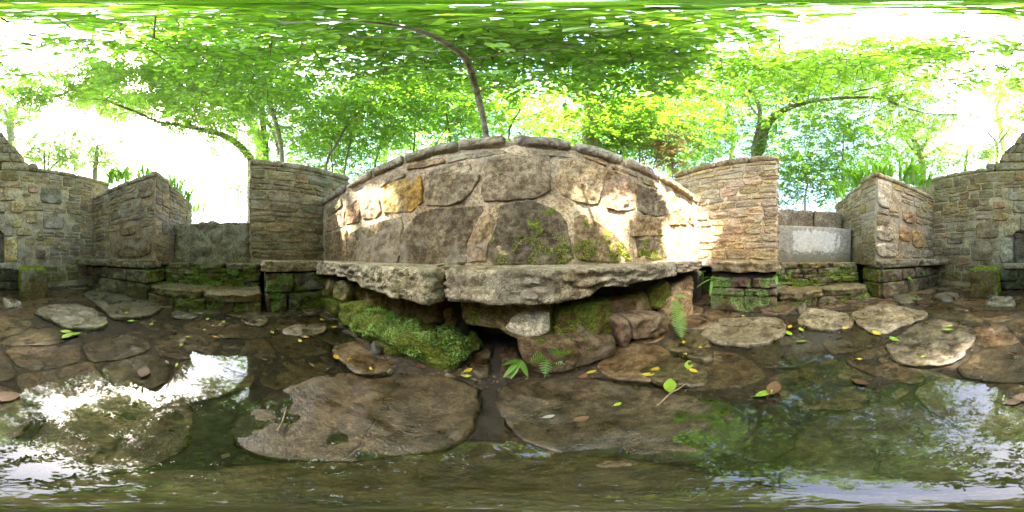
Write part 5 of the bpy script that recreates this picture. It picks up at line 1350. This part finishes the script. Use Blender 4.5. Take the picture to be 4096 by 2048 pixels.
for k in range(46):
    while True:
        if k % 2: x, y = lr.uniform(560, 1420), lr.uniform(1255, 1480)
        else: x, y = lr.uniform(2480, 3720), lr.uniform(1225, 1440)
        p = onZ(x, y, 0)
        if p.y < .66 and abs(p.x) < 1.75: break
    z = max(.004, mud_z(p.x, p.y)+.012)
    br = k % 3 > 0
    fallen(x, y, lr.uniform(.025, .05), lr.uniform(0, 6.28), B_ if br else lr.choice([Y_, G_]), 'small brown dead leaf among the litter on the wet floor' if br else 'tiny yellow green leaf among the litter on the wet floor', z=z, group='small brown leaves in the litter' if br else 'tiny yellow green leaves in the litter', curl=.4)
twig(z3([(2630,1620), (2680,1575), (2725,1548), (2765,1512)], .036), .004, 'long pale forked twig on the wet floor at right', z3([(2725,1548), (2700,1545), (2668,1552)], .036))
twig(z3([(1110,1722), (1128,1690), (1140,1650), (1146,1625)], .02), .003, 'thin pale twig standing out of the water at left')
twig([Vector((-.345, .70, .603)), Vector((-.33, .735, .608)), Vector((-.37, .76, .605)), Vector((-.40, .775, .606))], .006, 'short lichened twig on the left bench slab')
twig(z3([(3560,1197), (3590,1205), (3625,1212), (3650,1208)], .06), .005, 'small twig on the mud below the orange-stained wall')

# ------------------------------------------------------------------ leaf litter and grit
def litter(name, n, size, region, seed, cols, label_kind='stuff'):
    rg = np.random.default_rng(seed); V = []; R = []
    k = 0
    while k < n:
        x, y = rg.uniform(region[0], region[1]), rg.uniform(region[2], region[3])
        z = mud_z(x, y) if region[4] is None else region[4]
        if region[4] is None:
            dens = .25+.75*max(0, min(1, (z+.02)/.03))
            if noise.noise(Vector((x*4, y*4, seed))) < -.05 or rg.random() > dens: continue
            for pl, (px, zt, c, ms) in zip(placed, PAVE):
                if inside((x, y), pl): z = None; break
            if z is None: continue
        L = size*rg.uniform(.4, 1.6); a = rg.uniform(0, 6.28); t_ = rg.uniform(-.5, .5)
        d = np.array([math.cos(a), math.sin(a), t_*.5])*L; s_ = np.array([-math.sin(a), math.cos(a), rg.uniform(-.4, .4)])*L*rg.uniform(.25, .6)
        p = np.array([x, y, z+.004])
        V += [p-d*.5, p+s_*.5+[0, 0, .002], p+d*.5, p-s_*.5]; R += [rg.random()]*4; k += 1
    o = mkobj(name, np.array(V), np.arange(len(V), dtype=np.int32).reshape(-1, 4), M[cols], None, attr=R, smooth=False)
    o['kind'] = 'stuff'; o['label'] = label_kind; o['category'] = 'litter'
M['litter'] = leaf_mat('leaf litter', (.05, .032, .02), (.22, .13, .075), .1, .05)
litter('leaf_litter', 11000, .018, (-2.2, 2.3, -3.0, .95, None), 3, 'litter', 'small brown leaf litter strewn over the wet courtyard floor')
litter('bench_litter', 500, .012, (-1.9, 1.9, .90, .985, .600), 4, 'litter', 'fine brown litter along the back of the long bench')

def pebbles(n, seed):
    rg = random.Random(seed); V, F = [], []
    k = 0
    while k < n:
        x, y = rg.uniform(-1.9, 2.1), rg.uniform(-3.0, .75)
        if noise.noise(Vector((x*2.3, y*2.3, 9))) < .05: continue
        z = mud_z(x, y); r_ = rg.choice((.006, .008, .012, .018))*rg.uniform(.7, 1.3); b0 = len(V)
        for (a, b_, c_) in ((1, 0, .1), (.3, .95, 0), (-.8, .6, .1), (-.8, -.6, 0), (.3, -.95, .1)): V.append((x+a*r_*rg.uniform(.7, 1.2), y+b_*r_*rg.uniform(.7, 1.2), z+c_*r_))
        V += [(x+rg.uniform(-.2, .2)*r_, y, z+r_*.7)]
        F += [(b0+i, b0+(i+1) % 5, b0+5) for i in range(5)]; k += 1
    o = mkobj('pebbles', V, F, M['wetstone'], None, (.12, .1, .08, 0), smooth=False)
    o['kind'] = 'stuff'; o['label'] = 'small grit and pebbles scattered on the silt of the floor'; o['category'] = 'pebbles'
pebbles(1400, 6)
